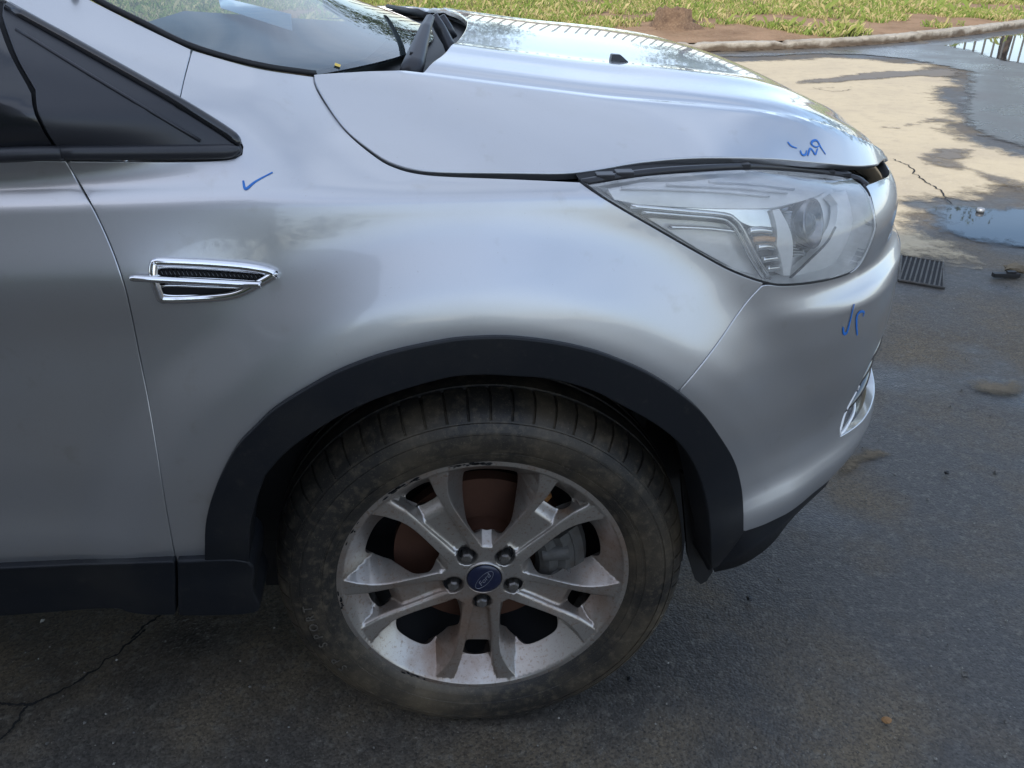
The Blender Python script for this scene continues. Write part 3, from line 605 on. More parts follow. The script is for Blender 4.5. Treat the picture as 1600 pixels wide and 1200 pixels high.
# ------------------------------------------------------------------ front intake, fog lamp, grille
zz_ = np.linspace(.47, .72, 12); uu_ = np.linspace(.55, XS+LEN-.003, 30); U, Zg = np.meshgrid(uu_, zz_, indexing='ij'); P = S1(U.ravel(), Zg.ravel(), -.07)
mb = MB(); mb.add(P, [(i*12+j, (i+1)*12+j, (i+1)*12+j+1, i*12+j+1) for i in range(29) for j in range(11)]); mb.build('intake_backing', M['black'], car, smooth=True)
for z in (.53, .575, .62, .665, .70):
    mb = MB(); us = np.linspace(.62 + (.70-z)*.2, XS+LEN-.003, 30); mb.tube(S1(us, np.full(30, z)+.01*np.sin(us*3), -.012), .010, 8, .7); mb.build('intake_bar', M['gloss_black'], car, smooth=True)
fb = I1([(1338, 612), (1320, 648), (1314, 680)], -.004); fz = S1(fb[:, 0], fb[:, 1], -.006)
mb = MB(); mb.tube(spline([tuple(fz[0]), tuple(fz[1]), tuple(fz[2]), tuple(fz[2]+np.array([.05, .06, .004])), tuple(fz[0]+np.array([.045, .075, -.06])), tuple(fz[0]+np.array([.02, .03, -.006]))], 5), .0035, 8); fog = mb.build('fog_light', M['lamp_grey'], car, smooth=True)
mb = MB(); mb.lathe([(.001, -.004), (.03, 0), (.038, .012), (.04, .03)], 28, axis='Y'); c = fz[1]+np.array([.02, .055, -.005]); mb.v = [(v[0]*.7+v[1]*-1+c[0], v[0]*.7+c[1], v[2]+c[2]) for v in mb.v]; mb.build('fog_lens', M['lamp_chrome'], fog, smooth=True)
for z in (.79, .83, .865):
    mb = MB(); us = np.linspace(1.20, XS+LEN-.003, 20); mb.tube(S1(us, np.full(20, z), .002), .010, 8, .6); mb.build('grille_bar', M['gloss_black'], car, smooth=True)

# ------------------------------------------------------------------ side vent
C6 = lambda L: [(180+x/5.714, 380+y/5.714) for x, y in L]
vo = I1(spline(C6([(312, 150), (345, 138), (700, 150), (1100, 180), (1330, 215), (1440, 255), (1465, 285), (1440, 322), (1300, 402), (1150, 480), (1000, 520), (700, 540), (410, 546), (372, 520), (320, 390), (294, 300), (300, 200)]), 4, True), .010)
h1 = I1(spline(C6([(385, 222), (800, 232), (1300, 272), (1372, 300), (1330, 330), (1285, 352), (900, 330), (600, 318), (385, 308)]), 4, True), .010)
h2 = I1(spline(C6([(400, 388), (800, 396), (1200, 414), (1130, 442), (950, 472), (700, 476), (425, 470)]), 4, True), .010)
def loop_tube(uv, off, r, n=10, flat=1.): 
    P = S1(uv[:, 0], uv[:, 1], off); mb = MB(); mb.tube(np.vstack([P, P[:2]]), r, n, flat, up=(0, -1, 0)); return mb
def round_loop(L, sg, step=.003):
    L = resample(L if area(L) > 0 else L[::-1], step); k = np.exp(-.5*(np.arange(-9, 10)*step/sg)**2); k /= k.sum()
    return sum(w*np.roll(L, i-9, 0) for i, w in enumerate(k))
vin = inset(round_loop(vo, .0045), .0052); h1 = round_loop(h1, .003); h2 = round_loop(h2, .003)
vent = loop_tube(vin, .006, .0062, 12, .9).build('side_vent', M['chrome'], car, smooth=True)
for hh in (h1, h2): loop_tube(hh, .007, .0020, 8).build('vent_lip', M['chrome'], vent, smooth=True)
mb = MB(); q = I1(spline(C6([(120, 314), (160, 316), (350, 325), (800, 348), (1250, 372), (1300, 374)]), 5), .014); k = len(q)
mb.tube(S1(q[:, 0], q[:, 1], .013), [.0015+.0034*min(1, i/5, (k-1-i)/4+.3) for i in range(k)], 10, .9); mb.build('vent_blade', M['chrome'], vent, smooth=True)
trimmed('vent_mesh', vo, S1, S1n, .008, .003, .004, .001, off=.002, mat_=M['black'], parent=vent)
mb = MB()
for j in range(26):
    xa = 400+j*38
    if xa > 1330: break
    q = I1(C6([(xa, 225+(xa-385)*.05), (xa+40, 312+(xa-385)*.02)]), .003); mb.tube(S1(q[:, 0], q[:, 1], .003), .0011, 5)
mb.build('vent_lattice', M['gloss_black'], vent, smooth=True)['kind'] = 'stuff'

# ------------------------------------------------------------------ black corner of the side window
sail = I1(np.array([(106, 251)]+[(200, 251), (312, 250), (360, 247), (375, 243), (379, 234), (375, 222), (359, 204), (281, 154), (140, 76), (6, 2), (2, 22), (55, 140)]), .003)
sp = trimmed('window_corner_trim', sail, S1, S1n, .010, .0015, .010, .003, off=.003, mat_=M['sail'], parent=car)
q = s1off([(96, 239), (200, 239), (312, 238), (355, 237), (374, 233)], .008); mb = MB(); mb.tube(S1(q[:, 0], q[:, 1], .006), [.009]*(len(q)-6)+[.0085, .008, .007, .006, .0045, .003], 10, 1.0); mb.build('trim_bar', M['sail'], sp, smooth=True)
q = s1off([(10, 12), (140, 84), (281, 164), (356, 211), (373, 228)], .008); mb = MB(); mb.tube(S1(q[:, 0], q[:, 1], .003), [.0075]*(len(q)-4)+[.007, .006, .005, .003], 10, 1.0); mb.build('trim_bar', M['gloss_black'], sp, smooth=True)
q = s1off([(24, 46), (140, 118), (312, 221)], .006); mb = MB(); mb.tube(S1(q[:, 0], q[:, 1], .003), .0025, 8); mb.build('trim_ridge', M['sail'], sp, smooth=True)
trimmed('window_backing', cat(I1(np.array([(360, 236), (281, 160), (6, 6)]), 0.), [[-.85, 1.30], [-.85, 1.035]]), S1, S1n, .03, 0, .004, .001, off=-.014, mat_=M['black'], parent=car)
gl = I1(np.array([(-3, 26), (50, 143), (101, 250), (0, 251)]), 0.); gl = cat(gl, [[-1.2, gl[-1][1]+.01], [-1.2, 1.36]])
trimmed('side_window', gl, S1, S1n, .016, .002, .005, .001, off=-.002, mat_=M['gloss_black'], parent=car)
q = cat(s1off([(99, 240), (50, 241), (0, 243)], .008), [[-1.2, 1.06]]); mb = MB(); mb.tube(S1(q[:, 0], q[:, 1], .006), .009, 10); mb.build('trim_bar', M['sail'], car, smooth=True)

# ------------------------------------------------------------------ A-pillar, windscreen, cabin
pil = I1(np.array([(300, 76), (287, 125), (281, 153), (140, 76), (6, 0), (-60, -36)]+[(60, -52), (145, 0), (220, 38)]), 0.)
ext = cat(pil[:5], [[-1.0, 1.36], [-.95, 1.42]], pil[7:])
trimmed('windscreen_pillar', ext, S1, S1n, .012, .0015, .02, .003, mat_=M['paint'], parent=car)
edge = S1(*I1(spline(PILLAR, 4)).T, -.006); top0 = np.array([-.95, .33, 1.47])
nE = len(edge); cen = []
mb = MB(); rows = 14; V = []
E2 = np.vstack([edge, top0[None]]); E2 = spline(E2, 2); nE = len(E2)
for i in range(nE):
    a = E2[i]; f = i/(nE-1)
    for j in range(rows*2+1):
        g = j/(rows*2); yy = a[1]+(2*YM-2*a[1])*g; bow = 1-(2*g-1)**2
        V.append((a[0]+.17*bow*(1-.45*f), yy, a[2]-.012*bow*(1-f)+.03*f*bow))
w_ = rows*2+1; mb.add(V, [(i*w_+j, (i+1)*w_+j, (i+1)*w_+j+1, i*w_+j+1) for i in range(nE-1) for j in range(w_-1)]); ws = mb.build('windscreen', M['glass'], car, smooth=True)
if ws.data.polygons[len(ws.data.polygons)//2].normal.z < 0: ws.data.flip_normals()
from mathutils.bvhtree import BVHTree
bv = BVHTree.FromPolygons([tuple(v.co) for v in ws.data.vertices], [tuple(p.vertices) for p in ws.data.polygons])
hit = [bv.ray_cast(Vector(CAM), Vector(d)) for d in rays([(523, 100), (532, 103), (531, 107), (522, 104)])]
if all(h[0] is not None for h in hit):
    mbk = MB(); mbk.add([h[0]+h[1].normalized()*(.002 if h[1].z > 0 else -.002) for h in hit], [(0, 1, 2, 3)]); mbk.build('yellow_sticker', mat('yellow_sticker', (.75, .5, .03), .5), ws)
# black print along the lower glass edge
mb = MB(); off = np.array([0, .0, -.004]); lowV = [np.array(V[j])+off for j in range(w_)]
V2 = []
for i in range(0, 9): V2 += [np.array(V[i*w_+j])+np.array([0, 0, -.003]) for j in range(0, 4)]
fr = [np.array(V[j]) for j in range(w_)]
frit = []
for j in range(w_): frit += [fr[j]+[0, 0, -.003], fr[j]*.0+np.array(V[3*w_+j])+[0, 0, -.004]]
mb.add(frit, [(2*j, 2*j+1, 2*j+3, 2*j+2) for j in range(w_-1)])
side = []
for i in range(nE): side += [np.array(V[i*w_])+[0, 0, -.003], np.array(V[i*w_+1])*.45+np.array(V[i*w_])*.55+[0, 0, -.004]]
mb.add(side, [(2*i, 2*i+1, 2*i+3, 2*i+2) for i in range(nE-1)]); mb.build('windscreen_border', M['gloss_black'], ws, smooth=True)
mb = MB(); mb.tube(E2[:-6]+np.array([0, 0, .002]), .0045, 6); mb.build('windscreen_seal', M['rubber_seal'], car, smooth=True)
# cowl between glass and bonnet
mb = MB(); rr_ = cat(rear[::-1], mir(rear)[1:]); cP = S2(rr_[:, 0], rr_[:, 1], -.03); k = len(cP)
mb.add(np.vstack([cP+[.03, 0, -.004], cP+[-.10, 0, -.004], cP+[-.17, 0, .0]]), [(i, i+1, k+i+1, k+i) for i in range(k-1)]+[(k+i, k+i+1, 2*k+i+1, 2*k+i) for i in range(k-1)]); mb.build('cowl', M['rubber_seal'], car, smooth=True)
# dashboard and paper behind the glass
mb = MB(); mb.add([(-.22, .26, 1.06), (-.08, YM, 1.07), (-.22, 1.52, 1.06), (-.75, 1.6, 1.09), (-.75, .2, 1.09), (-.8, .2, .8), (-.8, 1.6, .8)], [(0, 1, 2, 3, 4), (4, 3, 6, 5)]); mb.build('dashboard', M['dash'], car)
pp = atZ([(340, -6), (455, 22), (457, 48), (345, 12)], 1.105)
mb = MB(); mb.add(np.vstack([pp, pp-[0, 0, .001]]), [(0, 1, 2, 3), (7, 6, 5, 4)]+[(i, 4+i, 4+(i+1) % 4, (i+1) % 4) for i in range(4)]); mb.build('paper_sheet', M['paper'], car)
# roof and far body, outside the picture: they shade the ground and carry the shape
mb = MB(); V = []
for x, z, y0 in ((-.95, 1.47, .33), (-1.3, 1.56, .26), (-1.9, 1.60, .24), (-2.6, 1.56, .26), (-3.2, 1.40, .30)):
    for g in np.linspace(0, 1, 9): V.append((x, y0+(2*YM-2*y0)*g, z+.05*(1-(2*g-1)**2)))
mb.add(V, [(i*9+j, (i+1)*9+j, (i+1)*9+j+1, i*9+j+1) for i in range(4) for j in range(8)]); mb.build('roof', M['paint'], car, smooth=True)
for side_ in (0, 1):
    f_ = (lambda y: y) if side_ == 0 else (lambda y: 2*YM-y)
    mb = MB(); pr = [(.28, .05), (.45, -.01), (.7, -.025), (.9, -.02), (.985, 0), (1.03, .05), (1.06, .07), (1.3, .16), (1.5, .25)]
    xs_ = [-1.24, -1.8, -2.4, -3.0, -3.5] if side_ == 0 else [-1.24, -2.0, -3.0, -3.5]
    V = [(x, f_(y+(.15 if x < -3.2 else 0)), z) for x in xs_ for z, y in pr]
    mb.add(V, [(i*9+j, (i+1)*9+j, (i+1)*9+j+1, i*9+j+1) for i in range(len(xs_)-1) for j in range(8)]); mb.build('rear_body_side', M['paint'], car, smooth=True)
for nm, d_ in (('fender', fender), ('door', door)):
    o = bpy.data.objects.new(nm, d_.data); COL.objects.link(o); o.parent = car; o.scale = (1, -1, 1); o.location = (0, 2*YM, 0)
for (x, y) in ((0, 1.58), (-2.69, .2), (-2.69, 1.58)):
    mb = MB(); mb.lathe([(.0, .02), (.22, .0), (.25, -.01), (.32, .0), (.345, .05), (.345, .17), (.30, .2), (0, .19)], 40); o = mb.build('far_wheel', M['tyre'], car, smooth=True); o.location = (x, y, .345)
mb = MB(); mb.box((-1.6, YM, .42), (1.9, .70, .12)); mb.build('underbody', M['black'], car)

# ------------------------------------------------------------------ wipers and washer jet
def bar(name, pts, r, m, par=car, flat=.6): mb = MB(); mb.tube(pts, r, 8, flat); return mb.build(name, m, par, smooth=True)
w1 = bar('wiper_arm', cat(atY([(641, 116)], .33), atY([(646, 100)], .36), atY([(655, 72)], .42), atY([(664, 45)], .48), atY([(672, 27)], .53)), [.019, .019, .015, .011, .008], M['sail'], car, .7)
bar('wiper_hub', cat(atY([(640, 84)], .37), atY([(656, 88)], .37)), [.006, .006], M['black'], w1)
w2 = bar('wiper_arm', cat(atY([(676, 24)], .62), atY([(688, 45)], .62), atY([(700, 66)], .62), atY([(710, 86)], .60)), [.012, .014, .012, .016], M['sail'], car, .8)
bar('wiper_arm', cat(atY([(690, 24)], .72), atY([(700, 44)], .72), atY([(708, 60)], .72)), [.008, .012, .012], M['sail'], car, .8)
bar('wiper_blade', cat(atY([(668, 25)], .55), atY([(640, 17)], .8), atY([(606, 10)], 1.1)), [.008, .007, .006], M['rubber_seal'], car, .8)
q = I2([(963, 95)])[0]; c = S2(q[0], q[1]); mb = MB(); mb.add([c+np.array(v) for v in [(-.012, -.012, -.002), (-.012, .012, -.002), (.022, .008, -.002), (.022, -.008, -.002), (-.010, -.009, .012), (-.010, .009, .012), (.006, .007, .011), (.006, -.007, .011)]], [(0, 1, 2, 3), (4, 7, 6, 5), (0, 4, 5, 1), (1, 5, 6, 2), (2, 6, 7, 3), (3, 7, 4, 0)]); mb.build('washer_jet', M['sail'], car, bevel=.002)

# ------------------------------------------------------------------ blue marker writing
def strokes(lst, I, S, N, w, par):
    mb = MB()
    for L in lst:
        q = I(spline(L, 5), .0008); P = S(q[:, 0], q[:, 1], .0008); n = N(q[:, 0], q[:, 1]); m = len(P); ribbon(mb, P, n, [w*(.55+.45*math.sin(math.pi*min(1, (i+1)/m*1.1))) for i in range(m)])
    return mb.build('marker_writing', M['marker'], par, smooth=True)
strokes([[(380, 282), (382, 293), (386, 294), (400, 283), (426, 269)]], I1, S1, S1n, .0038, fender)
C5 = lambda L: [(1000+x/2.667, 400+y/2.667) for x, y in L]
strokes([C5([(846, 296), (850, 322), (862, 320), (874, 280), (893, 200)]), C5([(906, 330), (903, 290), (905, 250), (918, 233), (934, 234), (930, 252)])], I1, S1, S1n, .0050, bumper)
C3 = lambda L: [(880+x/2.2222, y/2.2222) for x, y in L]
strokes([C3([(780, 492), (792, 506), (812, 514)]), C3([(824, 522), (830, 536), (842, 536), (846, 522)]), C3([(850, 540), (858, 516), (868, 524), (876, 536), (884, 516)]), C3([(912, 536), (896, 512), (882, 488), (866, 490), (864, 502), (880, 510), (892, 504)])], I2, S2, S2n, .0042, hood)

# ------------------------------------------------------------------ ground
def fractal(P, amp, it=4, seed=1, closed=True):
    r = np.random.default_rng(seed); P = np.array(P, float)
    for _ in range(it):
        Q = np.roll(P, -1, 0) if closed else P[1:]; A = P if closed else P[:-1]; d = Q-A; L = np.hypot(*d.T)[:, None]
        mid = (A+Q)/2+np.stack([-d[:, 1], d[:, 0]], 1)/(L+1e-9)*r.normal(0, 1, (len(A), 1))*amp*np.minimum(L, 1.2); out = np.empty((len(A)*2, 2)); out[0::2] = A; out[1::2] = mid
        P = out if closed else np.vstack([out, P[-1]])
    return P
def sheet(name, poly, z, m, kind='structure', soft=None):
    P = np.array(poly); P = P if area(P) > 0 else P[::-1]; n = len(P); pts = [P]
    if soft:
        lo, hi = P.min(0), P.max(0); st = max(soft*.55, math.sqrt((hi-lo).prod()/9000)); gx, gy = np.meshgrid(np.arange(lo[0], hi[0], st), np.arange(lo[1], hi[1], st)); g = np.stack([gx.ravel(), gy.ravel()], 1); g = g[inside(g, P)]
        if len(g): g = g[edge_dist(g, P) > st*.2]; pts.append(g)
    r = delaunay_2d_cdt([Vector(v) for v in np.vstack(pts)], [(i, (i+1) % n) for i in range(n)], [], 0, 1e-6); v = np.array([tuple(q) for q in r[0]]); T = np.array(r[2]); T = T[inside(v[T].mean(1), P)]
    a = v[T[:, 1]]-v[T[:, 0]]; b = v[T[:, 2]]-v[T[:, 0]]; fl = a[:, 0]*b[:, 1]-a[:, 1]*b[:, 0] < 0; T[fl] = T[fl][:, ::-1]
    me = mesh_np(name, np.column_stack([v, np.full(len(v), z)]), T, smooth=False)
    if soft:
        at = me.attributes.new('margin', 'FLOAT', 'POINT'); at.data.foreach_set('value', np.clip(edge_dist(v, P)/soft, 0, 1).astype(np.float32))
        m = broken(m)
    return link(name, me, None, m, kind)
_bk = {}
def broken(m):
    if m.name in _bk: return _bk[m.name]
    c = m.copy(); c.name = m.name+'_broken_edge'; nt = c.node_tree; out = [n for n in nt.nodes if n.type == 'OUTPUT_MATERIAL'][0]; sh = out.inputs['Surface'].links[0].from_socket
    at = nt.nodes.new('ShaderNodeAttribute'); at.attribute_name = 'margin'; tcx = nt.nodes.new('ShaderNodeTexCoord'); n1 = nt.nodes.new('ShaderNodeTexNoise'); n1.inputs['Scale'].default_value = 7; n1.inputs['Detail'].default_value = 10; n1.inputs['Roughness'].default_value = .72
    ma = nt.nodes.new('ShaderNodeMath'); ma.operation = 'MULTIPLY_ADD'; ma.inputs[1].default_value = 2.2; mr = nt.nodes.new('ShaderNodeMapRange'); mr.inputs[1].default_value = 1.15; mr.inputs[2].default_value = 1.75
    tr = nt.nodes.new('ShaderNodeBsdfTransparent'); mx = nt.nodes.new('ShaderNodeMixShader')
    nt.links.new(tcx.outputs['Object'], n1.inputs['Vector']); nt.links.new(n1.outputs['Fac'], ma.inputs[0]); nt.links.new(at.outputs['Fac'], ma.inputs[2]); nt.links.new(ma.outputs[0], mr.inputs[0])
    nt.links.new(mr.outputs[0], mx.inputs[0]); nt.links.new(tr.outputs[0], mx.inputs[1]); nt.links.new(sh, mx.inputs[2]); nt.links.new(mx.outputs[0], out.inputs['Surface']); _bk[m.name] = c; return c
gxy = lambda pts: atZ(np.array(pts, float), 0.)[:, :2]
M['asphalt'] = mat('damp_asphalt', (.054, .049, .043), .52, spec=.5,
    noise=[(.55, 5, .46, .60, (.098, .074, .045), .9, .75), (2.3, 6, .47, .66, (.15, .115, .070), .65, .85), (1.3, 4, .54, .66, (.020, .019, .020), .75, .18), (38, 4, .52, .66, (.125, .115, .095), .5), (150, 3, .54, .62, (.014, .013, .013), .6), (210, 2, .66, .74, (.30, .285, .25), .6)], bump=[(130, .3, .004), (30, .3, .008)])
def aggregate(m, sc, lo, hi, bd):
    nt = m.node_tree; b = nt.nodes['Principled BSDF']; src = b.inputs['Base Color'].links[0].from_socket; t = nt.nodes.new('ShaderNodeTexCoord'); v = nt.nodes.new('ShaderNodeTexVoronoi'); v.inputs['Scale'].default_value = sc
    sp = nt.nodes.new('ShaderNodeSeparateColor'); r = nt.nodes.new('ShaderNodeMapRange'); r.inputs[3].default_value = lo; r.inputs[4].default_value = hi; mu = nt.nodes.new('ShaderNodeVectorMath'); mu.operation = 'SCALE'
    nt.links.new(t.outputs['Object'], v.inputs['Vector']); nt.links.new(v.outputs['Color'], sp.inputs[0]); nt.links.new(sp.outputs[0], r.inputs[0]); nt.links.new(src, mu.inputs[0]); nt.links.new(r.outputs[0], mu.inputs['Scale']); nt.links.new(mu.outputs[0], b.inputs['Base Color'])
    bp = nt.nodes.new('ShaderNodeBump'); bp.invert = True; bp.inputs['Strength'].default_value = .5; bp.inputs['Distance'].default_value = bd; nt.links.new(v.outputs['Distance'], bp.inputs['Height']); nt.links.new(b.inputs['Normal'].links[0].from_socket, bp.inputs['Normal']); nt.links.new(bp.outputs['Normal'], b.inputs['Normal'])
aggregate(M['asphalt'], 190, .72, 1.32, .002)
M['concrete'] = mat('dry_concrete', (.46, .385, .265), .9, spec=.2, noise=[(1.3, 7, .45, .7, (.36, .30, .22), .7), (9, 6, .5, .75, (.30, .25, .19), .5), (90, 4, .55, .7, (.55, .48, .38), .4)], bump=[(60, .25, .004)])
M['wet'] = mat('wet_concrete', (.16, .135, .105), .65, spec=.25, noise=[(2.2, 6, .4, .7, (.12, .105, .088), .7, .5), (40, 4, .5, .7, (.15, .135, .11), .4)], bump=[(70, .12, .003)])
M['water'] = mat('standing_water', (.03, .032, .034), .02, spec=.5, ior=1.33, bump=[(9, .015, .01)])
M['water_rough'] = mat('thin_water_film', (.075, .073, .070), .24, spec=.5, ior=1.33, noise=[(1.5, 5, .4, .65, (.12, .112, .10), .6, .5)], bump=[(60, .25, .004), (14, .08, .006)])
me = mesh_np('ground', [(-400, -400, 0), (400, -400, 0), (400, 400, 0), (-400, 400, 0)], [(0, 1, 2, 3)], smooth=False); link('ground', me, None, M['asphalt'], 'structure')
con = gxy([(1415, 402), (1487, 417), (1555, 414), (1512, 394), (1514, 384), (1456, 366), (1433, 344), (1428, 318), (1480, 314), (1555, 318), (1582, 306), (1560, 296), (1640, 300), (1720, 290), (1640, 250), (1600, 244), (1523, 221), (1494, 198), (1488, 160), (1497, 137), (1497, 123), (1470, 112), (1498, 99), (1400, 98), (1356, 92), (1275, 89), (1172, 95)])
con = np.vstack([con, [[-6, 9.0], [-6, 2.1], [1.2, 2.0]]])
sheet('concrete_apron', fractal(con, .10, 4, 3), .004, M['concrete'], soft=.22)
def patch(name, pts, z, m, amp=.10, seed=1, it=4, soft=.16): return sheet(name, fractal(gxy(pts), amp, it, seed), z, m, soft=soft)
patch('wet_stain', [(1433, 240), (1450, 232), (1490, 229), (1524, 236), (1526, 246), (1508, 252), (1512, 262), (1560, 274), (1610, 282), (1610, 304), (1575, 302), (1530, 280), (1490, 268), (1450, 262), (1436, 252)], .008, M['wet'], .12, 5)
patch('wet_stain', [(1236, 128), (1300, 121), (1390, 111), (1440, 109), (1500, 108), (1500, 122), (1430, 121), (1360, 126), (1300, 131), (1250, 133)], .008, M['wet'], .05, 6)
patch('wet_stain', [(1262, 139), (1340, 134), (1350, 136), (1290, 141)], .008, M['wet'], .05, 7)
patch('wet_stain', [(1366, 199), (1400, 196), (1440, 186), (1500, 176), (1500, 196), (1440, 196), (1400, 203), (1372, 204)], .008, M['wet'], .10, 8)
patch('puddle', [(1430, 321), (1470, 322), (1555, 324), (1640, 312), (1760, 315), (1760, 392), (1640, 392), (1560, 386), (1516, 380), (1458, 362), (1436, 344)], .006, M['water'], .07, 9)
patch('puddle', [(1000, 84), (1180, 84), (1290, 80), (1400, 72), (1520, 60), (1640, 47), (1700, 52), (1700, 236), (1620, 236), (1530, 214), (1500, 195), (1496, 165), (1504, 140), (1508, 112), (1420, 94), (1350, 87), (1270, 85), (1180, 90), (1000, 92)], .007, M['water_rough'], .03, 10)
patch('puddle', [(1470, 72), (1530, 62), (1640, 50), (1720, 52), (1720, 118), (1600, 101), (1560, 96), (1510, 80)], .010, M['water'], .05, 11)
M['dirt'] = mat('dry_silt', (.17, .135, .09), .9, spec=.2, noise=[(14, 6, .4, .7, (.09, .075, .055), .8), (120, 4, .5, .7, (.25, .21, .15), .4)], bump=[(90, .3, .004)])
patch('silt_patch', [(1502, 600), (1530, 592), (1570, 588), (1610, 592), (1610, 612), (1580, 626), (1540, 620)], .008, M['dirt'], .14, 13, soft=.065)
patch('silt_patch', [(1310, 728), (1345, 702), (1375, 697), (1412, 711), (1395, 716), (1360, 722), (1330, 742), (1310, 752)], .004, M['dirt'], .14, 14, soft=.032)
# cracks in the asphalt by the sill
M['crack'] = mat('crack', (.008, .008, .008), .95)
for L, w in (([(205, 1000), (230, 978), (255, 960)], .006), ([(0, 1158), (20, 1140), (38, 1110), (60, 1098), (110, 1075), (160, 1040), (205, 1005), (228, 985)], .005), ([(0, 1100), (40, 1104), (60, 1098)], .006), ([(1395, 250), (1420, 262), (1445, 285), (1468, 298), (1476, 312), (1490, 322)], .009), ([(1270, 138), (1300, 144), (1330, 141)], .008)):
    P = fractal(gxy(spline(L, 3)), .12, 2, 4, False); P3 = np.column_stack([P, np.full(len(P), .004 if L[0][1] > 700 else .0085)]); mb = MB(); r_ = np.random.default_rng(2); ribbon(mb, P3, np.tile([0, 0, 1.], (len(P), 1)), list(w*r_.uniform(.4, 1.3, len(P)))); mb.build('crack', M['crack'], None, kind='structure')
# grit: loose stones too many to count
mb = MB(); r_ = np.random.default_rng(11)
for i in range(2600):
    x, y = r_.uniform(-1.0, 2.4), r_.uniform(-.35, 3.2); s = abs(r_.normal(0, .0016))+.0008
    if i % 60 == 0: s *= 2.2
    a = r_.uniform(0, 6.28); V = [(x+s*math.cos(a+k*1.57)*r_.uniform(.6, 1.3), y+s*math.sin(a+k*1.57)*r_.uniform(.6, 1.3), .003) for k in range(4)]+[(x+r_.uniform(-.3, .3)*s, y, .004+s*.7)]
    mb.add(V, [(0, 1, 4), (1, 2, 4), (2, 3, 4), (3, 0, 4)])
M['grit'] = mat('grit', (.26, .25, .22), .85, noise=[(60, 2, .4, .6, (.07, .065, .06), .9)])
g = mb.build('grit', M['grit'], kind='stuff'); g['label'] = 'loose pale grit scattered over the dark asphalt'; g['category'] = 'grit'
# single small things on the ground
def stone(name, px, r, m, label, cat_, seed, sq=(1, 1, .7)):
    bm = bmesh.new(); bmesh.ops.create_icosphere(bm, subdivisions=2, radius=r); q = np.random.default_rng(seed)
    for v in bm.verts: v.co *= q.uniform(.75, 1.2); v.co = Vector((v.co.x*sq[0], v.co.y*sq[1], v.co.z*sq[2]))
    lo = min(v.co.z for v in bm.verts); me = bpy.data.meshes.new(name); bm.to_mesh(me); bm.free(); o = link(name, me, None, m); c = atZ([px], 0.)[0]; o.location = (c[0], c[1], -lo+.0045); return tag(o, label, cat_)
M['leaf'] = mat('dry_leaf', (.28, .15, .06), .8); M['blackbit'] = mat('black_plastic_bit', (.01, .01, .011), .5)
stone('dry_leaf', (1384, 1130), .010, M['leaf'], 'small dry brown leaf on asphalt at lower right', 'leaf', 3, (1, .7, .5))
stone('pebble', (983, 1066), .006, M['blackbit'], 'small black pebble on asphalt just right of the tyre', 'pebble', 4)
stone('pebble', (1170, 940), .007, M['blackbit'], 'dark lump on asphalt below the bumper valance', 'pebble', 5)
stone('pebble', (1478, 743), .007, M['blackbit'], 'small black pebble on asphalt right of the silt streak', 'pebble', 6)
stone('pebble', (1584, 428), .05, M['dirt'], 'tan stone beside the black plastic stick', 'stone', 9, (1, .8, .4))
c = atZ([(1570, 435)], 0.)[0]; mb = MB(); mb.box((0, 0, .016), (.055, .012, .009)); mb.box((.02, 0, .029), (.018, .009, .004)); o = mb.build('plastic_stick', M['blackbit'], None, bevel=.002); o.location = (c[0], c[1], 0); o.rotation_euler = (0, 0, -.1); tag(o, 'short black plastic stick lying on the wet asphalt', 'debris')
c = atZ([(1531, 333)], 0.)[0]; mb = MB(); mb.lathe([(.0, .004), (.013, .002), (.019, .0), (.021, .010), (.018, .020), (.012, .022), (.0, .018)], 16, axis='Z'); o = mb.build('bottle_cap', M['steel'], None, smooth=True); o.location = (c[0], c[1], .006); tag(o, 'crumpled metal cap at the edge of the blue puddle', 'bottle cap')
# drain grate
gc = gxy([(1408, 402), (1484, 418), (1474, 452), (1404, 440)]); g0, gx_, gy_ = gc[3], gc[2]-gc[3], gc[0]-gc[3]
gr = empty('drain_grate', (g0[0], g0[1], 0)); tag(gr, 'black barred drain grate in the wet ground ahead of the bumper', 'drain grate')
def gp(a, b, z): v = gx_*a+gy_*b; return (v[0], v[1], z)
mb = MB(); mb.add([gp(0, 0, .0065), gp(1, 0, .0065), gp(1, 1, .0065), gp(0, 1, .0065)], [(0, 1, 2, 3)]); mb.build('pit', M['black'], gr)
mb = MB(); mb.tube([gp(0, 0, .006), gp(1, 0, .006), gp(1, 1, .006), gp(0, 1, .006), gp(0, 0, .006)], .006, 6); mb.build('frame', M['caliper'], gr)
for j in range(9):
    a = (j+.5)/9; mb = MB(); mb.tube([gp(max(0, a-.05), 0, .008), gp(min(1, a+.08), 1, .008)], .0038, 6, .8); mb.build('bar', M['caliper'], gr)

# ------------------------------------------------------------------ kerb, verge, stump
_kp = np.array([(-40, 9.4), (-20, 9.75), (-8, 9.9)]+[tuple(p) for p in gxy([(1000, 82), (1100, 81), (1200, 79.5), (1300, 75.5), (1400, 68), (1500, 57), (1600, 45)])]+[(14.5, 17.0), (24, 28), (40, 55)])
_kl = np.concatenate([[0], np.cumsum(np.hypot(*np.diff(_kp, axis=0).T))]); _kt = np.arange(0, _kl[-1], .25); KB = np.stack([np.interp(_kt, _kl, _kp[:, i]) for i in (0, 1)], 1)
_ke = np.exp(-.5*(np.arange(-12, 13)/4.)**2); _ke /= _ke.sum(); KB = np.stack([np.convolve(np.pad(KB[:, i], 12, mode='reflect', reflect_type='odd'), _ke, 'valid') for i in (0, 1)], 1)
tg = np.gradient(KB, axis=0); tg /= np.hypot(*tg.T)[:, None]; nr = np.stack([-tg[:, 1], tg[:, 0]], 1)
KP = []; r_ = np.random.default_rng(5)
KBf = [KB[0]]
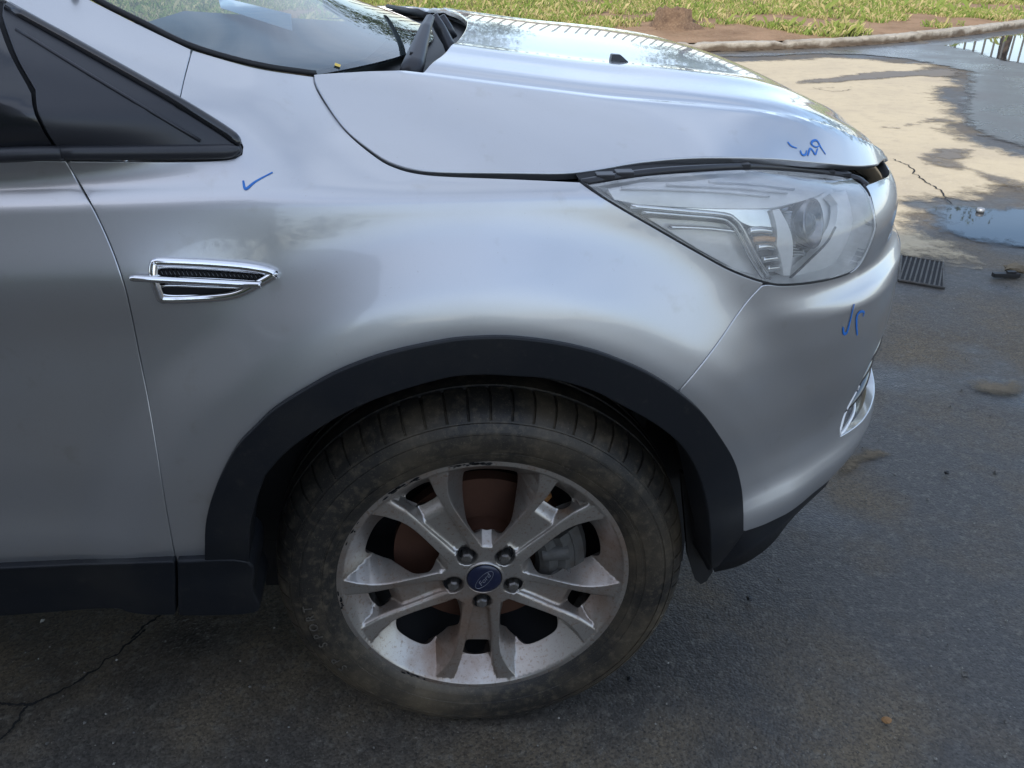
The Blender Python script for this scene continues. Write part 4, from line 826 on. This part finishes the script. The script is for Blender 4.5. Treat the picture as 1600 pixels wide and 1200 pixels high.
for a, b in zip(KB[:-1], KB[1:]):
    k = max(1, int(np.hypot(*(b-a))/.06)) if abs(a[0]) < 16 else 1
    KBf += [a+(b-a)*(i+1)/k for i in range(k)]
KBf = np.array(KBf); tg = np.gradient(KBf, axis=0); tg /= np.hypot(*tg.T)[:, None]; nr = np.stack([-tg[:, 1], tg[:, 0]], 1)
pr = [(-.01, 0), (0, .01), (.004, .078), (.016, .094), (.07, .098), (.15, .10), (.19, .095), (.20, .05)]
V = []
for i in range(len(KBf)):
    jt = 1 if (i*.06) % 1.2 > .07 else .72
    lump = .003*math.sin(i*.37)+.006*math.sin(i*.053+1)
    for (d, z) in pr: V.append((*(KBf[i]+nr[i]*(d+lump+r_.normal(0, .003))), max(0, z*jt+(lump*.6+r_.normal(0, .0025))*(z > .01))))
m = len(pr); mb = MB(); mb.add(V, [(i*m+j, (i+1)*m+j, (i+1)*m+j+1, i*m+j+1) for i in range(len(KBf)-1) for j in range(m-1)])
M['kerb'] = mat('weathered_kerb', (.36, .32, .26), .9, noise=[(1.6, 6, .45, .7, (.20, .165, .12), .8), (14, 6, .5, .7, (.16, .13, .095), .7), (70, 3, .5, .7, (.48, .44, .37), .4)], bump=[(50, .4, .01)])
nt = M['kerb'].node_tree; b_ = nt.nodes['Principled BSDF']; src = b_.inputs['Base Color'].links[0].from_socket      # mud splashed up the kerb face
tcn = nt.nodes.new('ShaderNodeTexCoord'); sx_ = nt.nodes.new('ShaderNodeSeparateXYZ'); nz_ = nt.nodes.new('ShaderNodeTexNoise'); nz_.inputs['Scale'].default_value = 3.5; nz_.inputs['Detail'].default_value = 6
ad = nt.nodes.new('ShaderNodeMath'); ad.operation = 'MULTIPLY_ADD'; ad.inputs[1].default_value = -.16; mr_ = nt.nodes.new('ShaderNodeMapRange'); mr_.inputs[1].default_value = -.045; mr_.inputs[2].default_value = .0; mr_.inputs[3].default_value = .9; mr_.inputs[4].default_value = 0
mx = nt.nodes.new('ShaderNodeMixRGB'); mx.inputs[2].default_value = (.07, .045, .025, 1)
nt.links.new(tcn.outputs['Object'], sx_.inputs[0]); nt.links.new(tcn.outputs['Object'], nz_.inputs['Vector']); nt.links.new(nz_.outputs['Fac'], ad.inputs[0]); nt.links.new(sx_.outputs['Z'], ad.inputs[2]); nt.links.new(ad.outputs[0], mr_.inputs[0])
nt.links.new(mr_.outputs[0], mx.inputs[0]); nt.links.new(src, mx.inputs[1]); nt.links.new(mx.outputs[0], b_.inputs['Base Color'])
mb.build('kerb', M['kerb'], None, kind='structure', auto=30)
M['mud'] = mat('wet_mud', (.075, .048, .028), .5, noise=[(6, 6, .4, .7, (.13, .085, .05), .8, .8)], bump=[(40, .5, .01)])
gi = [i for i in range(len(KBf)) if -3 < KBf[i][0] < 8.2][::4]; r_ = np.random.default_rng(17)
mud = np.vstack([KBf[gi]+nr[gi]*.02, (KBf[gi]-nr[gi]*np.clip(.22+np.cumsum(r_.normal(0, .03, len(gi))), .06, .38)[:, None])[::-1]]); sheet('gutter_mud', mud, .013, M['mud'], soft=.10)
M['soil'] = mat('brown_soil', (.27, .175, .11), .95, spec=.1, noise=[(2, 6, .4, .7, (.13, .08, .048), .8), (18, 6, .45, .7, (.27, .19, .12), .6)], bump=[(25, .6, .03)])
V = []; ds = [.17, .35, .7, 1.2, 2, 3.2, 5, 8, 12, 20, 60]; zs = [.085, .105, .13, .16, .19, .24, .32, .42, .5, .6, .9]
kk = KBf[::6]; nn = nr[::6]
for i in range(len(kk)):
    for d, z in zip(ds, zs): V.append((kk[i][0]+nn[i][0]*d*(1 if d < 5 else .6)+(0 if d < 5 else -.25*d), kk[i][1]+max(nn[i][1], .6)*d, z+r_.normal(0, .012)))
V = []
for i in range(len(kk)):
    for d, z in zip(ds, zs): V.append((kk[i][0]+nn[i][0]*min(d, 1.2), kk[i][1]+nn[i][1]*min(d, 1.2)+max(0, d-1.2), z+r_.normal(0, .012)*(d > .3)))
m = len(ds); mb = MB(); mb.add(V, [(i*m+j, (i+1)*m+j, (i+1)*m+j+1, i*m+j+1) for i in range(len(kk)-1) for j in range(m-1)]); mb.build('verge', M['soil'], None, kind='structure', smooth=True)
kx = KBf[:, 0]
def verge_at(x, d):
    i = int(np.argmin(np.abs(kx-x))); b = KBf[i]+nr[i]*min(d, 1.2); return b[0], b[1]+max(0, d-1.2), float(np.interp(d, ds, zs))
from mathutils import noise as mn
def grass(name, n, seed, cols, label):
    r = np.random.default_rng(seed); V = []; F = []
    for i in range(n):
        x = r.uniform(-9, 15); d = .22+11.5*r.uniform(0, 1)**1.5; X, Y, Zv = verge_at(x, d)
        nz = mn.noise(Vector((X*.55, Y*.8, 3))) + .5*mn.noise(Vector((X*1.9, Y*2.2, 9)))
        bare = .42-.30*sm(.2, 2.6, d)*1.0 - .35*sm(2.2, 4, d)
        if 2.0 < X < 5.5: bare += .18*(1-sm(.9, 2.4, d))
        if nz < bare-.25: continue
        for b in range(4):
            a = r.uniform(0, 6.28); h = r.uniform(.03, .085)*(.9+.8*max(0, mn.noise(Vector((X*2.3, Y*1.4, 5))))+(1.1 if r.uniform() < .03 else 0))*(1+.8*max(0, nz)); w = r.uniform(.004, .009); lx, ly = math.cos(a)*h*r.uniform(.2, 1.0), math.sin(a)*h*r.uniform(.2, 1.0)
            ox, oy = r.normal(0, .03, 2); k = len(V); V += [(X+ox-w*math.sin(a), Y+oy+w*math.cos(a), Zv-.01), (X+ox+w*math.sin(a), Y+oy-w*math.cos(a), Zv-.01), (X+ox+lx*.5, Y+oy+ly*.5, Zv+h*.75), (X+ox+lx, Y+oy+ly, Zv+h*.9)]
            F += [(k, k+1, k+2), (k+1, k+3, k+2)]
    o = link(name, mesh_np(name, V, F, smooth=False), None, cols, 'stuff'); o['label'] = label; o['category'] = 'grass'
def leafmat(name, c1, c2, sc):
    m = mat(name, c1, .6, spec=.25, noise=[(sc, 3, .38, .62, c2, .9)]); return m
grass('grass', 42000, 21, leafmat('green_grass', (.15, .22, .04), (.24, .27, .07), 2.5), 'short green grass on the verge behind the kerb')
grass('dry_grass', 26000, 22, leafmat('dry_grass', (.46, .38, .19), (.34, .29, .12), 4), 'straw-coloured dry grass on the verge behind the kerb')
# stump
sx = atZ([(1068, 50)], .15)[0]; mb = MB(); V = []; r_ = np.random.default_rng(8); nseg = 22
rings_ = [(.42, -.03), (.34, .05), (.27, .12), (.24, .22), (.20, .25), (.08, .235), (0.01, .23)]
wob = [r_.uniform(.75, 1.25) for _ in range(nseg)]
for (rd, z) in rings_:
    for k in range(nseg):
        a = 2*math.pi*k/nseg; q = rd*(1+(wob[k]-1)*(1.3 if z < .1 else .6)); V.append((q*math.cos(a), q*math.sin(a)*.8, z+(r_.normal(0, .018) if z > .1 else 0)))
mb.add(V, [(j*nseg+k, j*nseg+(k+1) % nseg, (j+1)*nseg+(k+1) % nseg, (j+1)*nseg+k) for j in range(len(rings_)-1) for k in range(nseg)])
M['stump'] = mat('weathered_stump', (.16, .10, .06), .95, noise=[(9, 6, .4, .7, (.07, .04, .025), .8), (40, 4, .5, .7, (.26, .18, .11), .5)], bump=[(30, .8, .02)])
o = mb.build('tree_stump', M['stump'], None, auto=45); d0 = .9; X, Y, Zv = verge_at(sx[0], 1.3); o.location = (X, Y, Zv-.01); tag(o, 'low weathered brown tree stump on bare soil behind the kerb', 'tree stump')

# ------------------------------------------------------------------ fence and trees beyond the verge (seen in the puddles, glass and bonnet)
fence = empty('palisade_fence', (0, 26, .6)); tag(fence, 'tall steel palisade fence beyond the grass, mirrored in the kerbside puddle', 'fence')
pm = MB(); pm.add([(-.035, 0, 0), (0, -.02, 0), (.035, 0, 0), (-.035, 0, 2.1), (0, -.02, 2.25), (.035, 0, 2.1), (-.035, .006, 0), (0, -.014, 0), (.035, .006, 0), (-.035, .006, 2.1), (0, -.014, 2.25), (.035, .006, 2.1)], [(0, 1, 4, 3), (1, 2, 5, 4), (7, 6, 9, 10), (8, 7, 10, 11), (3, 4, 10, 9), (4, 5, 11, 10), (2, 8, 11, 5), (6, 0, 3, 9)])
M['pale'] = mat('weathered_palisade', (.13, .13, .125), .6, .3)
p0 = pm.build('pale', M['pale'], fence)
for k in range(150):
    o = p0 if k == 0 else p0.copy()
    if k: COL.objects.link(o); o.parent = fence
    o.location = (-14+k*.32, 0, 0)
for z in (.4, 1.8): mb = MB(); mb.box((10, .03, z), (24, .012, .03)); mb.build('rail', M['steel'], fence)
M['bark'] = mat('bark', (.10, .075, .055), .95, bump=[(20, .8, .03)])
M['leaves'] = leafmat('tree_leaves', (.055, .085, .022), (.09, .11, .03), 1.2)
def tree_meshes(seed, H, R):
    r = np.random.default_rng(seed); mb = MB(); mb.tube([(0, 0, -.3), (.05, 0, H*.2), (.0, .08, H*.45), (.1, 0, H*.8)], [.22, .18, .12, .04], 9)
    cl = []
    for k in range(9):
        a = r.uniform(0, 6.28); h0 = r.uniform(.25, .6)*H; L = R*r.uniform(.5, .95); e = (math.cos(a)*L, math.sin(a)*L, h0+r.uniform(.1, .35)*H); mb.tube([(0, 0, h0), (e[0]*.5, e[1]*.5, h0+(e[2]-h0)*.6), e], [.07, .045, .015], 6)
        cl += [np.array(e)+r.normal(0, .45, 3) for _ in range(4)]
    cl += [np.array((0, 0, H*.85))+r.normal(0, .6, 3) for _ in range(8)]
    V = []; F = []
    for c in cl:
        for _ in range(150):
            p = c+r.normal(0, .42, 3)*np.array([1, 1, .75]); a = r.normal(0, 1, 3); a /= np.linalg.norm(a); b = np.cross(a, r.normal(0, 1, 3)); b /= np.linalg.norm(b)+1e-9; s = r.uniform(.05, .11); k = len(V)
            V += [p-a*s, p+b*s*.5, p+a*s, p-b*s*.5]; F.append((k, k+1, k+2, k+3))
    return mb, V, F
tl = ['broad leafy tree behind the palisade fence, above the kerbside puddle', 'leafy tree behind the fence, straight ahead beyond the bonnet', 'leafy tree behind the fence, beyond the windscreen', 'leafy tree at the far right behind the fence', 'leafy tree at the far left behind the fence', 'second leafy tree from the far right behind the fence']
base = []
for k, (x, y, s, rz) in enumerate([(10.5, 33, 1.0, 0), (1.5, 34, 1.05, 1), (-7.5, 32, 1.1, 2), (27, 31, 1.15, 3.5), (-17, 35, 1.0, 4), (22, 32, 1.2, 5)]):
    t = empty('leafy_tree', (x, y, .6)); t.scale = (s, s, s); t.rotation_euler = (0, 0, rz); tag(t, tl[k], 'tree', 'trees behind the fence' if y > 0 else None)
    if k < 2:
        a, V, F = tree_meshes(40+k, 6.5, 2.6); tr = a.build('trunk', M['bark'], t, smooth=True); cw = link('crown', mesh_np('crown', V, F, smooth=False), t, M['leaves']); base.append((tr, cw))
    else:
        for q in base[k % 2]: o = q.copy(); COL.objects.link(o); o.parent = t

# ------------------------------------------------------------------ unseen building, a guessed occluder added to shade the car and darken the paint
BY = -6.5; BH = 8.4
occluder = empty('shade_building', (0, BY, 0)); tag(occluder, 'unseen grey building added behind the viewer to shade the car and darken the door', 'building')
M['wallb'] = mat('grey_render_wall', (.22, .19, .155), .9, noise=[(.8, 6, .4, .7, (.15, .13, .105), .7)])
M['white_panel'] = mat('white_panel', (.75, .75, .73), .6)
mb = MB(); mb.box((-17.4, -3, BH/2), (15, 3, BH/2)); mb.build('wall', M['wallb'], occluder)
mb = MB(); mb.box((-17.4, -3, BH+.10), (15.1, 3.1, .10)); mb.build('roof', M['steel'], occluder)
for x, z in ((-12.2, 2.4), (-9.6, 2.4), (-7.0, 2.4), (-4.4, 2.4)):
    mb = MB(); mb.box((x, .03, z), (.7, .03, .45)); w_o = mb.build('window', M['white_panel'], occluder)
    mb = MB(); mb.box((x, .064, z), (.62, .004, .37)); mb.build('pane', M['gloss_black'], w_o)

def shrub_mesh(seed, n=2600):
    r = np.random.default_rng(seed); V = []; F = []; cl = [np.array((r.normal(0, .34), r.normal(0, .28), abs(r.normal(.42, .28)))) for _ in range(26)]
    for i in range(n):
        p = cl[i % 26]+r.normal(0, .13, 3); p[2] = max(.02, p[2]); a = r.normal(0, 1, 3); a /= np.linalg.norm(a); b = np.cross(a, r.normal(0, 1, 3)); b /= np.linalg.norm(b)+1e-9; q = r.uniform(.025, .05); k = len(V)
        V += [p-a*q, p+b*q*.5, p+a*q, p-b*q*.5]; F.append((k, k+1, k+2, k+3))
    return mesh_np('foliage', V, F, smooth=False)
sm0 = shrub_mesh(70); sm0.materials.append(M['leaves'])  # unseen shrubs added to soften the building's edge in the paint reflections
for (x, y, sc, lb) in ((-2.3, -5.6, 2.3, 'tallest unseen bush, added to soften the building corner mirrored in the fender'), (-.9, -6.6, 1.5, 'middle unseen bush, added to soften the same corner in the fender'), (.5, -7.8, 1.1, 'lowest unseen bush farthest right, added to taper the mirrored edge')):
    t = empty('added_shrub', (x, y, 0)); t.scale = (sc, sc, sc); t.rotation_euler = (0, 0, x*2); tag(t, lb, 'added_shrub', 'bushes added beside the unseen building'); link('foliage', sm0, t)
    mb = MB(); mb.tube([(0, 0, -.02), (.02, 0, .2), (0, .02, .5)], [.04, .03, .012], 7); mb.build('stem', M['bark'], t, smooth=True)
